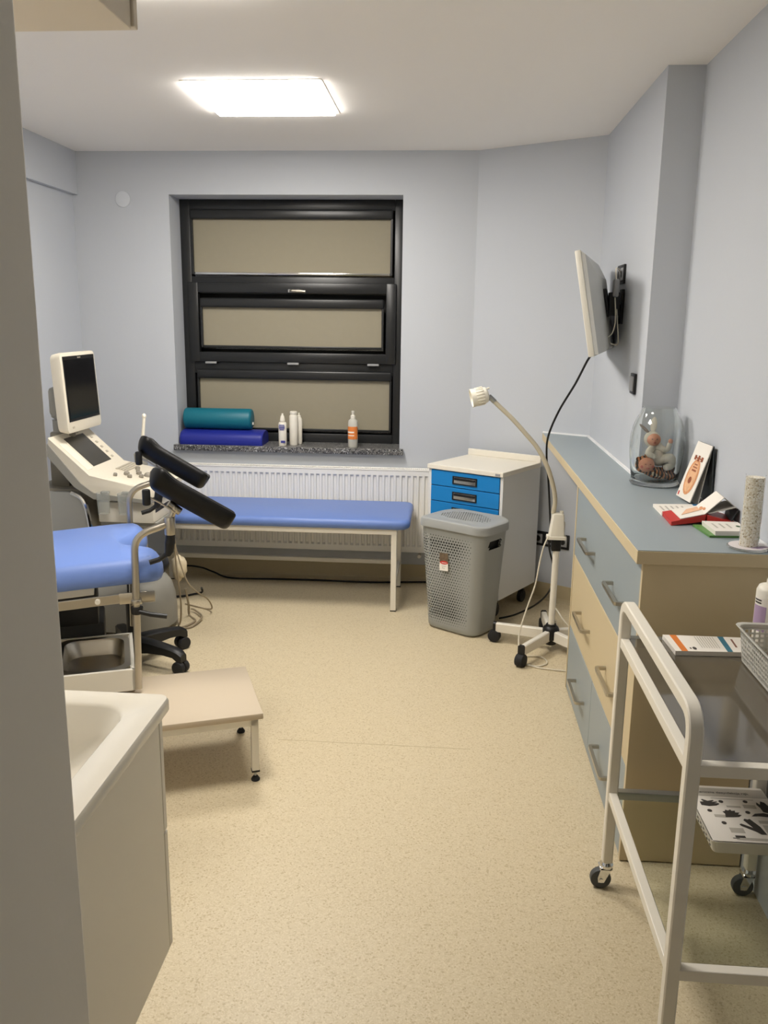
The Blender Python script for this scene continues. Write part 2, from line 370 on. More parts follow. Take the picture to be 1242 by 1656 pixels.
# ------------------------------------------------------------------ wall cabinet and washbasin on the partition
t = thing('wall_cabinet', 'beige wall cabinet hung above the washbasin', 'wall cabinet', (0, 0, 0))
MB().box(-1.13, -.51, .932, 1.43, 1.995, 2.45, .002).obj('body', BEIGECAB, t, 0)
for x0, x1 in ((-1.13, -.822), (-.818, -.506)): MB().box(x0, x1, 1.432, 1.45, 2.0, 2.448, .002).obj('door', BEIGECAB, t, 0)
t = thing('vanity_cabinet', 'white glossy vanity cabinet hung below the washbasin', 'cabinet', (0, 0, 0))
b = MB(); b.box(-.549, -.531, .932, 1.457, .315, .828, .0015); b.box(-1.1, -1.082, .932, 1.457, .315, .828, .0015); b.box(-1.082, -.549, .932, 1.457, .315, .333); b.box(-1.082, -.549, .932, .945, .333, .828); b.obj('body', WHITE, t, 0)
for z0, z1 in ((.315, .572), (.576, .826)):
    d = MB().box(-1.1, -.531, 1.459, 1.477, z0, z1, .002).obj('drawer', WHITE, t, 0)
    MB().box(-.92, -.71, 1.477, 1.492, z1-.03, z1-.02, .002).obj('handle', CHROME, d)
def basin():
    t = thing('washbasin', 'white ceramic washbasin with rounded bowl on vanity cabinet', 'washbasin', (-.815, 1.2115, .83))
    W_, D_ = .60, .555
    outer = rrect(W_, D_, .02, 5); n = len(outer)
    def inner(w, d, r, cy): return rrect(w, d, r, 5, 0, cy)
    rings = [[(x, y, 0) for x, y in outer], [(x, y, .018) for x, y in outer], [(x*.99, y*.99, .024) for x, y in outer]]
    for w, d, r, z in ((.49, .385, .06, .024), (.478, .372, .058, .018), (.45, .34, .06, -.03), (.38, .28, .08, -.075), (.25, .17, .07, -.085), (.05, .05, .024, -.088)):
        rings.append([(x, y+.035, z) for x, y in rrect(w, d, r, 5)])
    bb = MB(); bb.loft(rings, cap=False); bb.obj('bowl', CERAMIC, t, 50)
    MB().cyl((0, .035, -.088), (0, .035, -.082), .022, seg=20).obj('drain', CHROME, t)
    b = MB(); b.cyl((0, -.21, .024), (0, -.21, .13), .022, seg=20); b.tube(fillet([(0, -.21, .12), (0, -.12, .15), (0, -.06, .13)], .02), .012); b.obj('tap', CHROME, t)
basin()

# ------------------------------------------------------------------ radiator
def radiator():
    t = thing('radiator', 'white ribbed panel radiator below the window', 'radiator', (0, 0, 0))
    x0, x1, y, z0, z1 = -1.70, -.075, 4.945, .20, .70
    n = int((x1-x0)/.0333); pitch = (x1-x0)/n
    prof = []
    for i in range(n):
        a = x0+i*pitch
        prof += [(a, 0), (a+.012, 0), (a+.0155, .010), (a+.0295, .010), (a+pitch-.0002, 0)]
    rings = []
    for z, k in ((z0, 0), (z0+.035, 0), (z0+.045, 1), (z1-.045, 1), (z1-.035, 0), (z1-.006, 0)):
        rings.append([(x, y+d*k, z) for x, d in prof])
    b = MB(); b.loft(rings, cap=False, closed=False); b.obj('front_panel', RADW, t, 25)
    b = MB(); b.box(x0, x1, y+.012, y+.078, z0+.01, z1-.008); b.obj('back_panel', RADW, t, 0)
    b = MB(); b.box(x0-.004, x0+.002, y, y+.08, z0, z1, .001); b.obj('side_cover', RADW, t, 0)
    b = MB(); b.box(x1-.002, x1+.004, y, y+.08, z0, z1, .001); b.obj('side_cover', RADW, t, 0)
    b = MB(); b.box(x0, x1, y, y+.012, z1-.01, z1, .002); b.box(x0, x1, y+.068, y+.08, z1-.01, z1, .002)
    m = int((x1-x0)/.012)
    for i in range(m): b.box(x0+(i+.25)*.012, x0+(i+.25)*.012+.005, y+.011, y+.069, z1-.006, z1-.002)
    b.obj('top_grille', RADW, t, 0)
    for x in (-1.3, -.45): MB().box(x-.02, x+.02, y+.08, YF-.001, .35, .55).obj('wall_bracket', RADW, t, 0)
    v = MB().cyl((-.153, y+.04, .2), (-.153, y+.04, .165), .008, seg=12).cyl((-.153, y+.04, .178), (-.153, y-.01, .178), .012, .011, 14, .002).obj('valve', WHITEP, t)
radiator()

# ------------------------------------------------------------------ treatment couch
def couch():
    t = thing('treatment_couch', 'low padded treatment couch with blue vinyl top and white steel frame', 'couch', (-.98, 4.675, 0))
    L2, D2 = .775, .25
    rings = []
    for k in range(9):
        a = -PI/2+PI*k/8; z = .489+.027*math.sin(a); e = .02*(1-math.cos(a))
        rings.append([(x, y, z) for x, y in rrect(2*L2+.03-2*e, 2*D2+.02-2*e, .05, 6)])
    b = MB(); b.loft(rings); b.obj('cushion', BLUEV, t, 50)
    b = MB(); xr, xl = .72, -.66
    b.box(xl-.03, xr, -.235, -.205, .432, .462, .002); b.box(xl-.03, xr, .21, .24, .432, .462, .002)
    b.box(xl-.03, xl, -.205, .21, .432, .462); b.box(xr-.03, xr, -.205, .21, .432, .462); b.obj('top_frame', WHITE, t, 0)
    for x in (xl-.03, xr-.03):
        for y in (-.235, .21):
            l = MB().box(x, x+.03, y, y+.03, .006, .433, .002).obj('leg', WHITE, t, 0)
            MB().box(x-.001, x+.031, y-.001, y+.031, 0, .007, .002).obj('foot_cap', BLACK, l, 0)
        MB().box(x+.003, x+.027, -.205, .21, .14, .165, .002).obj('side_stretcher', WHITE, t, 0)
    MB().box(xl, xr-.03, .213, .237, .14, .165, .002).obj('stretcher', WHITE, t, 0)
couch()

# ------------------------------------------------------------------ things on the window sill
ZS = .8122
def bolster_round():
    r, L = .063, .415; prof = [(.002, 0), (r-.014, 0), (r-.004, .004), (r, .014), (r, L-.014), (r-.004, L-.004), (r-.014, L), (.002, L)]
    b = MB(); b.lathe(prof, seg=32, mtx=Matrix.Translation((-1.6, 5.105, ZS+.085+r)) @ Matrix.Rotation(PI/2, 4, 'Y'))
    t = thing('bolster', 'round teal vinyl bolster lying on the royal blue roll', 'bolster', (0, 0, 0)); b.obj('cover', TEAL, t, 50)
    MB().box(-1.187, -1.178, 5.1, 5.106, ZS+.115, ZS+.13).obj('zip_tag', PAPER, t, 0)
bolster_round()
def half_roll():
    pr = [(-.095, 0)]+[(-.098, .012)]+[(.098*math.cos(PI-PI*k/16)*1.0, .016+.0685*math.sin(PI*k/16)**.55) for k in range(1, 16)]+[(.098, .012), (.095, 0)]
    rings = []
    for x, s in ((-1.612, .93), (-1.606, .985), (-1.596, 1), (-1.125, 1), (-1.115, .985), (-1.108, .93)):
        rings.append([(x, 5.105+a*s, ZS+z*s) for a, z in pr])
    tag(MB().loft(rings).obj('half_roll', NAVY, None, 50), 'flat-bottomed royal blue positioning roll lying on window sill', 'bolster')
half_roll()
def bottle(name, label, x, y, prof, m, group='bottles on the window sill', seg=20):
    t = thing(name, label, 'bottle', (x, y, ZS), 0, group)
    MB().lathe(prof, seg=seg).obj('bottle_body', m, t, 50); return t
t = bottle('spray_bottle', 'slim white spray bottle with blue print on window sill', -.992, 5.055, [(.002, 0), (.023, 0), (.0245, .004), (.0245, .132), (.021, .14), (.011, .143), (.011, .15)], WHITEP)
MB().lathe([(.015, .146), (.014, .16), (.010, .178), (.006, .182), (.0055, .192), (.002, .193)]).obj('spray_cap', WHITEP, t, 50)
b = MB().box(-.006, .02, -.026, -.0235, .018, .032); b.obj('label_mark', NAVYP, t, 0)
b = MB()
for k, (z, w) in enumerate(((.122, .016), (.112, .018), (.104, .017), (.095, .012))): b.box(-w, w, -.0258, -.0235, z, z+.005)
b.obj('label_print', NAVYP, t, 0)
t = bottle('wide_bottle', 'white bottle with broad hinged cap on window sill', -.931, 5.09, [(.002, 0), (.024, 0), (.026, .004), (.026, .172), (.023, .18)], WHITEP)
MB().lathe([(.02, .178), (.02, .188), (.0225, .19), (.0225, .2), (.018, .203), (.002, .203)]).obj('hinged_cap', WHITEP, t, 50)
t = bottle('flip_bottle', 'narrow white bottle with small nozzle behind the broad-capped bottle', -.908, 5.145, [(.002, 0), (.018, 0), (.02, .004), (.02, .15), (.013, .162)], WHITEP)
MB().lathe([(.012, .16), (.012, .172), (.006, .175), (.005, .188), (.002, .189)]).obj('nozzle', WHITEP, t, 50)
t = bottle('pump_bottle', 'clear plastic bottle with orange label and white nozzle cap', -.567, 5.05, [(.002, 0), (.027, 0), (.0295, .006), (.0295, .145), (.026, .16), (.013, .172), (.011, .176)], FROST)
MB().lathe([(.014, .172), (.014, .188), (.008, .192), (.007, .205), (.009, .207), (.0085, .216), (.002, .217)]).obj('nozzle_cap', WHITEP, t, 50)
b = MB(); ar = [R(a) for a in range(150, 341, 10)]
b.loft([[(.0302*math.cos(a), .0302*math.sin(a), z) for a in ar] for z in (.05, .125)], closed=False); lb = b.obj('label_wrap', ORANGE, t, 50)
b = MB(); ar = [R(a) for a in range(200, 291, 10)]
b.loft([[(.0306*math.cos(a), .0306*math.sin(a), z) for a in ar] for z in (.07, .075)], closed=False); b.loft([[(.0306*math.cos(a), .0306*math.sin(a), z) for a in ar] for z in (.088, .096)], closed=False); b.obj('label_bars', PAPER, lb, 50)
b = MB(); ar = [R(a) for a in range(345, 366, 5)]
b.loft([[(.0302*math.cos(a), .0302*math.sin(a), z) for a in ar] for z in (.075, .115)], closed=False); b.obj('dark_label_edge', INK, t, 50)

# ------------------------------------------------------------------ drawer chest in the corner
def chest():
    t = thing('drawer_chest', 'white metal chest with blue drawers standing before the slanted wall', 'drawer chest', (-.1, 4.598, 0), AROT)
    W_, D_ = .455, .43
    b = MB(); b.box(0, .016, .004, D_, .11, .775); b.box(W_-.016, W_, .004, D_, .11, .775); b.box(.016, W_-.016, .02, D_, .11, .775); b.obj('body', CHESTW, t, 0)
    b = MB(); b.box(-.004, W_+.004, -.01, D_+.005, .775, .80, .003); b.box(-.004, W_+.004, D_-.012, D_+.005, .80, .835, .003); b.obj('top', WHITE, t, 0)
    MB().box(W_-.04, W_-.012, -.0115, -.0095, .78, .792).obj('badge', GREYM, t, 0)
    z = .77
    for i in range(7):
        hgt = .0855 if i < 6 else .145
        d = MB().box(.018, W_-.018, -.002, .02, z-hgt+.004, z, .002).obj('drawer', BLUED, t, 0)
        zc = z-.042
        b = MB(); x0, x1 = .155, .305
        b.box(x0, x1, -.007, -.002, zc+.016, zc+.022, .001); b.box(x0, x1, -.007, -.002, zc-.022, zc-.016, .001)
        b.box(x0, x0+.008, -.007, -.002, zc-.02, zc+.02, .001); b.box(x1-.008, x1, -.007, -.002, zc-.02, zc+.02, .001)
        h = b.obj('handle_frame', BLACK, d, 0)
        MB().box(x0+.006, x1-.006, -.0045, -.002, zc-.017, zc+.017).obj('handle_recess', CHROME, d, 0)
        MB().box(x0+.012, x1-.012, -.011, -.005, zc+.001, zc+.014, .003).obj('handle_grip', BLACK, d)
        z -= hgt
    for x in (.05, W_-.05):
        for y in (.06, D_-.06):
            b = MB().cyl((x, y, .11), (x, y, .07), .012).box(x-.016, x+.016, y-.01, y+.01, .05, .075, .003); b.cyl((x-.012, y, .035), (x+.012, y, .035), .035, seg=20, bev=.004); b.obj('caster', BLACK, t)
chest()

# ------------------------------------------------------------------ laundry hamper
def hamper():
    rot = R(-35); t = thing('laundry_hamper', 'grey perforated plastic laundry hamper with lid and hang tag', 'hamper', (.095, 4.245, 0), rot)
    H_ = .565
    def ring(v, off=0):
        w = .315+.065*v-2*off; d = .225+.06*v-2*off; return w, d, .062
    N = 160
    def surf(u, v, off=0):
        """u along the perimeter in 0..1 starting at the middle of the right side, counter-clockwise"""
        w, d, r = ring(v, off); s = [(w/2, -d/2+r, w/2, d/2-r), None]
        segs = [('l', (w/2, 0), (w/2, d/2-r)), ('a', (w/2-r, d/2-r), 0), ('l', (w/2-r, d/2), (-w/2+r, d/2)), ('a', (-w/2+r, d/2-r), 90), ('l', (-w/2, d/2-r), (-w/2, -d/2+r)),
                ('a', (-w/2+r, -d/2+r), 180), ('l', (-w/2+r, -d/2), (w/2-r, -d/2)), ('a', (w/2-r, -d/2+r), 270), ('l', (w/2, -d/2+r), (w/2, 0))]
        Ls = [(Vector(g[2])-Vector(g[1])).length if g[0] == 'l' else r*PI/2 for g in segs]; T = sum(Ls); q = (u % 1)*T
        for g, l in zip(segs, Ls):
            if q <= l+1e-9:
                f = q/l
                if g[0] == 'l': return Vector((g[1][0]+(g[2][0]-g[1][0])*f, g[1][1]+(g[2][1]-g[1][1])*f, .004+v*H_))
                a = R(g[2]+90*f); return Vector((g[1][0]+r*math.cos(a), g[1][1]+r*math.sin(a), .004+v*H_))
            q -= l
        return Vector((w/2, 0, .004+v*H_))
    # perforated sheet: each cell carries one diamond opening that shrinks towards the corners
    NU, NV = 74, 33
    t_ = bmesh.new(); grid = [[t_.verts.new(surf((i+.5*j)/NU, .06+.84*j/NV)) for i in range(NU)] for j in range(NV+1)]
    for j in range(NV):
        for i in range(NU):
            k = (i+1) % NU; c = [grid[j][i], grid[j][k], grid[j+1][k], grid[j+1][i]]
            u = (i+.75+.5*j)/NU; mid = surf(u, .06+.84*(j+.5)/NV); w, d, r = ring((j+.5)/NV)
            front = mid.y < -d/2+.035 or mid.y > d/2-.035 or mid.x < -w/2+.02
            if mid.x > w/2-.03 and abs(mid.y) < .055 and j > NV-5 and j < NV-1: continue        # grip opening
            edge = min(1, max(0, (w/2-.045-mid.x)/.09)) if mid.y < 0 else 1
            fade = (.42+.56*edge)*min(1, (j+2)/5, (NV-j+1)/4)*(.8+.2*math.sin(j*.21+1))
            if (not front) or edge < .06: t_.faces.new(c); continue
            s = .5*fade; dv = []
            for (a_, b_) in ((0, -1), (1, 0), (0, 1), (-1, 0)):
                dv.append(t_.verts.new(surf((i+.75+.5*j+a_*s*.92)/NU, .06+.84*(j+.5+b_*s*.92)/NV)))
            for q in range(4):
                t_.faces.new((c[q], c[(q+1) % 4], dv[q])); t_.faces.new((c[q], dv[q], dv[q-1]))
    me = bpy.data.meshes.new('tmp'); t_.to_mesh(me); t_.free(); b = MB(); b.bm.from_mesh(me); bpy.data.meshes.remove(me)
    P = [i/64 for i in range(64)]
    b.loft([[surf(u, v, o) for u in P] for v, o in ((0, .012), (.008, .004), (.02, 0), (.0602, 0))], cap=False)
    b.loft([[surf(u, v, o) for u in P] for v, o in ((.8998, 0), (1, 0))], cap=False)
    b.obj('body', HAMP, t, 60)
    b = MB(); b.loft([[surf(u, v, .022) for u in P] for v in (.012, .99)]); b.obj('shade_core', HAMPD, t, 60)  # inner shell coloured dark for the shade seen through the holes
    def lr(e, z):
        return [(x, y, z+.014*(1-(x/.2025)**2)) for x, y in rrect(.405-2*e, .305-2*e, .085-e*.4, 8)]
    b = MB(); b.loft([lr(.004, .536), lr(-.002, .538), lr(-.002, .572), lr(.0, .577), lr(.004, .579), lr(.02, .580), lr(.024, .578), lr(.06, .579), lr(.10, .580), lr(.14, .580)]); ld = b.obj('lid', LIDM, t, 35)
    b = MB()
    for i in range(-10, 11):
        for j in range(-6, 7):
            if (i/10.5)**2+(j/6.5)**2 > 1: continue
            x, y = (i+.5*(j % 2))*.0135, j*.0125; z = .5802+.014*(1-(x/.2025)**2)
            b.prism([(x-.0042, y), (x, y-.0035), (x+.0042, y), (x, y+.0035)], z-.0006, z+.0006)
    o = b.obj('lid_dots', mat('lid_dots', (120, 122, 120), .6), ld, 0); o['kind'] = 'stuff'
    # hang tag
    mt = Matrix.Translation((-.022, -.141, .378)) @ Matrix.Rotation(R(-4), 4, 'X') @ Matrix.Rotation(R(90), 4, 'X') @ Matrix.Rotation(R(4), 4, 'Z')
    tg = MB().box(-.026, .026, -.045, .045, 0, .0012, mtx=mt).obj('hang_tag', PAPER, t, 0)
    MB().box(-.026, .026, -.004, .045, .0012, .0016, mtx=mt).obj('tag_photo', mat('tag_photo', (104, 88, 70), .5, var=.6, vscale=70), tg, 0)
    b = MB(); b.prism([(.002+.024*math.cos(2*PI*k/20), -.004+.009*math.sin(2*PI*k/20)) for k in range(20)], .0016, .002, mtx=mt); b.obj('tag_oval', RED, tg, 0)
    b = MB(); b.box(-.012, .018, -.006, -.0035, .002, .0023, mtx=mt); b.obj('tag_wordmark', PAPER, tg, 0)
    b = MB(); b.box(-.012, .012, -.024, -.021, .0012, .0015, mtx=mt); b.box(-.010, -.004, -.034, -.029, .0012, .0015, mtx=mt); b.box(0, .004, -.036, -.03, .0012, .0015, mtx=mt); b.obj('tag_print', INKL, tg, 0)
hamper()

# ------------------------------------------------------------------ exam lamp
def lamp():
    cx, cy = .523, 3.975
    t = thing('exam_lamp', 'ivory gooseneck examination lamp on white five-legged wheeled stand', 'lamp', (cx, cy, 0))
    prof = [(.02, .028), (.028, .032), (.03, .055), (.040, .06), (.040, .105), (.035, .118), (.026, .124), (.024, .132)]
    MB().lathe(prof, seg=24).obj('hub', BLACK, t, 40)
    MB().cyl((0, 0, .12), (.004, 0, .56), .0155, seg=20).obj('pole', WHITE, t)
    MB().cyl((.022, .012, .1), (.022, .012, .145), .006, seg=12).obj('pin', WHITE, t)
    for a in (163, 235, 307, 19, 91):
        d = Vector((math.cos(R(a)), math.sin(R(a)), 0)); L = .27
        b = MB(); b.loft([[d*s+Vector((-d.y*y, d.x*y, z)) for y, z in ((-w, z0), (w, z0), (w, z1-.004), (w-.004, z1), (-w+.004, z1), (-w, z1-.004))] for s, w, z0, z1 in ((.03, .0135, .054, .104), (L, .0135, .056, .1))]); lg = b.obj('leg', WHITE, t, 30)
        e = d*(L+.008); s = Vector((-d.y, d.x, 0)); c = e+s*.02
        b = MB(); b.loft([[d*q+Vector((-d.y*y, d.x*y, z)) for y, z in ((-.015, .04), (.015, .04), (.015, .098), (.009, .104), (-.009, .104), (-.015, .098))] for q in (L, L+.014)]); b.obj('end_cap', BLACK, lg, 30)
        b = MB(); b.cyl(e-s*.02+Vector((0, 0, .031)), e+s*.02+Vector((0, 0, .031)), .031, seg=20, bev=.006); b.cyl(e+Vector((0, 0, .03)), e+Vector((0, 0, .06)), .009); b.obj('caster', RUBBER, lg)
    MB().box(-.022, .022, -.02, .02, .5, .562, .004).obj('collar', BLACK, t)
    b = MB(); b.loft([[(x+.006*k, y, z) for x, y in rrect(w, d, .008, 3)] for z, w, d, k in ((.558, .09, .062, 0), (.572, .09, .062, 0), (.574, .072, .056, 0), (.672, .055, .05, .4), (.68, .05, .045, .4), (.682, .03, .03, .4))])
    cb = b.obj('control_box', IVORY, t, 40)
    MB().cyl((.018, .0, .68), (.018, .0, .692), .009, seg=14).obj('switch_knob', IVORY, cb); MB().box(.033, .036, -.015, .015, .6, .64, mtx=Matrix.Translation((.0, 0, 0))).obj('rating_label', INKL, cb, 0)
    off = Vector((cx, cy, 0))
    pts = [(.502, 3.975, .68), (.507, 3.97, .74), (.494, 3.965, .81), (.462, 3.955, .90), (.415, 3.95, .985), (.355, 3.945, 1.055), (.285, 3.945, 1.128), (.225, 3.945, 1.182), (.192, 3.945, 1.213)]
    path = [p-off for p in catmull(pts, 6)]
    MB().tube(path, .0105, 12).obj('gooseneck', NECK, t)
    a, d = Vector((.207, 3.945, 1.199))-off, Vector((.178, 3.945, 1.225))-off
    MB().cyl(a, d, .0118, seg=14).obj('neck_ferrule', GALV, t)
    hc = Vector((.175, 3.945, 1.233))-off; ax = Vector((-.93, -.12, -.24)).normalized()
    q = Matrix.Translation(hc) @ ax.to_track_quat('Z', 'Y').to_matrix().to_4x4()
    hd = MB().lathe([(.002, -.004), (.016, -.002), (.032, .004), (.036, .01), (.040, .055), (.0425, .078), (.039, .079), (.036, .06), (.002, .056)], seg=32, mtx=q).obj('lamp_head', IVORY, t, 50)
    b = MB()
    for k in range(18):
        m2 = q @ Matrix.Rotation(2*PI*k/18, 4, 'Z'); b.box(.0355, .0425, -.0028, .0028, .02, .056, .0015, mtx=m2)
    b.obj('cooling_ribs', IVORY, hd); MB().cyl(q @ Vector((0, .026, 0)), q @ Vector((0, .026, -.012)), .0045, seg=10).obj('pivot_pin', IVORY, hd)
lamp()
tag(MB().tube(catmull([(.484, 3.95, .575), (.462, 3.93, .53), (.445, 3.92, .45), (.43, 3.91, .35), (.40, 3.90, .25), (.375, 3.88, .17), (.36, 3.86, .10), (.365, 3.82, .04), (.385, 3.78, .006), (.44, 3.745, .005), (.49, 3.79, .005), (.47, 3.86, .005), (.40, 3.86, .005), (.37, 3.80, .005), (.42, 3.74, .005), (.50, 3.715, .005), (.60, 3.70, .005), (.64, 3.72, .005)], 7), .0035, 8).obj('lamp_cord', CABLEW), 'thin white cord looping down from the exam lamp', 'cord')
tag(MB().tube(catmull([(.545, 4.2, .16), (.575, 4.19, .13), (.60, 4.15, .1), (.64, 4.1, .06), (.69, 4.05, .005), (.73, 4.0, .005)], 6), .0035, 8).obj('spare_cord', CABLEW), 'short white cord running behind the lamp pole', 'cord')

# ------------------------------------------------------------------ sockets, switch
def plate(name, label, cat, c, nrm, w, h, n, m=BLACK):
    nrm = Vector(nrm).normalized(); s = Vector((0, 0, 1)).cross(nrm).normalized()
    mt = Matrix((s, Vector((0, 0, 1)), nrm)).transposed().to_4x4(); mt.translation = Vector(c)
    t = thing(name, label, cat, c); mt.translation = (0, 0, 0)
    MB().box(-w/2, w/2, -h/2, h/2, 0, .01, .002, mtx=mt).obj('cover_frame', m, t)
    for i in range(n):
        x = -w/2+w*(i+.5)/n; a = min(w/n, h)*.36
        f = MB().box(x-a, x+a, -a, a, .009, .0125, .002, mtx=mt).obj('socket_insert', GREYM, t)
        b = MB(); b.cyl(mt @ Vector((x, 0, .0123)), mt @ Vector((x, 0, .0128)), a*.62, seg=18); b.obj('socket_well', DARKIN, f, 0)
    return t
am = Vector((.595, AY+(.595-AX)*ADIR.y/ADIR.x, .357))
plate('wall_socket', 'black framed triple wall socket on slanted wall under worktop', 'socket', am+ANRM*.0005, ANRM, .225, .083, 3)
plate('media_socket', 'black framed socket plate above the screen bracket', 'socket', (XT-.0005, 4.03, 1.768), (-1, 0, 0), .15, .082, 2)
sw = plate('light_switch', 'narrow black framed switch on wall beside glass jar', 'switch', (XT-.0005, 3.61, 1.315), (-1, 0, 0), .083, .083, 0)
MB().box(-.016, -.008, -.03, .03, -.03, .03, .003).obj('rocker', GREYM, sw)

# ------------------------------------------------------------------ wall screen
def tv():
    t = thing('wall_screen', 'white flat screen tilted forward on wall arm', 'television', (.628, 3.945, 1.632))
    w, h = .72, .425
    # local frame: x across, y up, z towards the viewer of the screen
    xax = Vector((.235, .972, 0)).normalized(); yax = Vector((0, 0, 1)); zax = xax.cross(yax)
    if zax.x > 0: zax = -zax; 
    zt = (zax*math.cos(R(11))+Vector((0, 0, -1))*math.sin(R(11))).normalized(); yt = zt.cross(xax).normalized()
    if yt.z < 0: yt = -yt
    m = Matrix((xax, yt, zt)).transposed().to_4x4()
    MB().box(-w/2, w/2, -h/2, h/2, .0, .024, .004, mtx=m).obj('bezel', WHITEP, t)
    MB().box(-w/2+.02, w/2-.02, -h/2+.025, h/2-.02, .0235, .0248, mtx=m).obj('display', SCREEN, t, 0)
    rings = []
    for z, ex, et, eb in ((.0, .006, .006, .006), (-.016, .008, .02, .006), (-.040, .07, .085, .012), (-.046, .09, .10, .02)):
        rings.append([m @ Vector(p) for p in ((-w/2+ex, -h/2+eb, z), (w/2-ex, -h/2+eb, z), (w/2-ex, h/2-et, z), (-w/2+ex, h/2-et, z))])
    MB().loft(rings).obj('back_shell', mat('screen_shell', (198, 198, 194), .5), t, 20)
    c = m @ Vector((0, -.0, -.047)); mtx = Matrix.Translation(c) @ m.to_3x3().to_4x4()
    br = MB().box(-.05, .05, -.06, .06, -.012, .0, .002, mtx=mtx).obj('mount_plate', BLACK, t)
    b = MB(); w0 = Vector((XT-.628-.014, .03, -.01))
    b.cyl(c, w0, .016, seg=12); b.cyl(c+Vector((.01, -.03, .03)), c+Vector((.05, -.03, .03)), .012); b.cyl((c+w0)/2-Vector((0, 0, .045)), (c+w0)/2+Vector((0, 0, .045)), .02, seg=14); b.box(c.x+.005, c.x+.05, c.y-.06, c.y-.02, c.z-.055, c.z+.045, .004); b.obj('swivel_arm', BLACK, br)
    MB().box(XT-.628-.014, XT-.628-.001, .0, .06, -.08, .07, .003).obj('wall_plate', BLACK, t)
    return m, c
m_, c_ = tv()
tag(MB().box(.690, .714, 3.855, 3.90, 1.665, 1.74, .008).obj('power_adapter', GREYM), 'grey box adapter hanging behind the wall screen', 'adapter')
tag(MB().tube(catmull([(.702, 3.878, 1.738), (.700, 3.89, 1.775), (.712, 3.93, 1.79), (.742, 4.0, 1.775)], 6), .0026).obj('adapter_lead', CABLEW), 'white lead from media socket to grey adapter', 'cord')
for k, pts in enumerate(([(.70, 3.87, 1.666), (.703, 3.85, 1.6), (.70, 3.83, 1.55), (.685, 3.81, 1.51), (.655, 3.80, 1.49)], [(.708, 3.885, 1.666), (.715, 3.87, 1.58), (.722, 3.85, 1.49), (.715, 3.83, 1.465), (.685, 3.81, 1.47)])):
    tag(MB().tube(catmull(pts, 6), .0026).obj('screen_lead', CABLEW), ('pale lead running from the adapter up into the screen back', 'pale lead sagging in a low loop behind the screen')[k], 'cord', 'leads behind the wall screen')
tag(MB().tube(catmull([(.60, 3.70, 1.44), (.58, 3.74, 1.40), (.545, 3.80, 1.30), (.49, 3.88, 1.17), (.455, 3.93, 1.05), (.46, 4.0, .95), (.475, 4.03, .85), (.49, 4.04, .72), (.50, 4.04, .60), (.50, 4.04, .50), (.525, 4.05, .40), (.53, 4.1, .28), (.48, 4.2, .16), (.38, 4.3, .06), (.30, 4.37, .01)], 7), .0048, 8).obj('screen_cable', CABLEB), 'long black cable hanging from the wall screen', 'cable')

# ------------------------------------------------------------------ glass jar with dolls
ZW = .9585
def jar():
    t = thing('glass_jar', 'large clear glass jar holding two dolls on worktop', 'jar', (.788, 3.285, ZW))
    o = [(.002, 0), (.078, 0), (.088, .003), (.092, .010), (.088, .018), (.086, .025), (.092, .06), (.098, .11), (.1005, .16), (.099, .19), (.093, .22), (.082, .25), (.070, .27), (.064, .283), (.063, .292)]
    i = [(.060, .292), (.0605, .282), (.067, .268), (.079, .248), (.090, .218), (.096, .188), (.0975, .16), (.095, .11), (.089, .06), (.083, .028), (.078, .016), (.002, .013)]
    MB().lathe(o+i, seg=40, cap=False).obj('glass_body', GLASS, t, 60)
jar()
def limb(b, pts, rs, seg=10):
    P = [Vector(p) for p in pts]; n = len(P); rings = []
    path = catmull(P, 4); up = None
    for k, p in enumerate(path):
        f = k/4; i = min(int(f), n-2); r = rs[i]+(rs[i+1]-rs[i])*(f-i)
        d = (path[min(k+1, len(path)-1)]-path[max(k-1, 0)]).normalized()
        if up is None: up = d.orthogonal().normalized()
        up = (up-d*up.dot(d)).normalized(); s = d.cross(up)
        rings.append([p+(s*math.cos(2*PI*q/seg)+up*math.sin(2*PI*q/seg))*r for q in range(seg)])
    b.loft(rings); b.sph(P[0], rs[0], seg=seg, rings=6); b.sph(P[-1], rs[-1], seg=seg, rings=6)
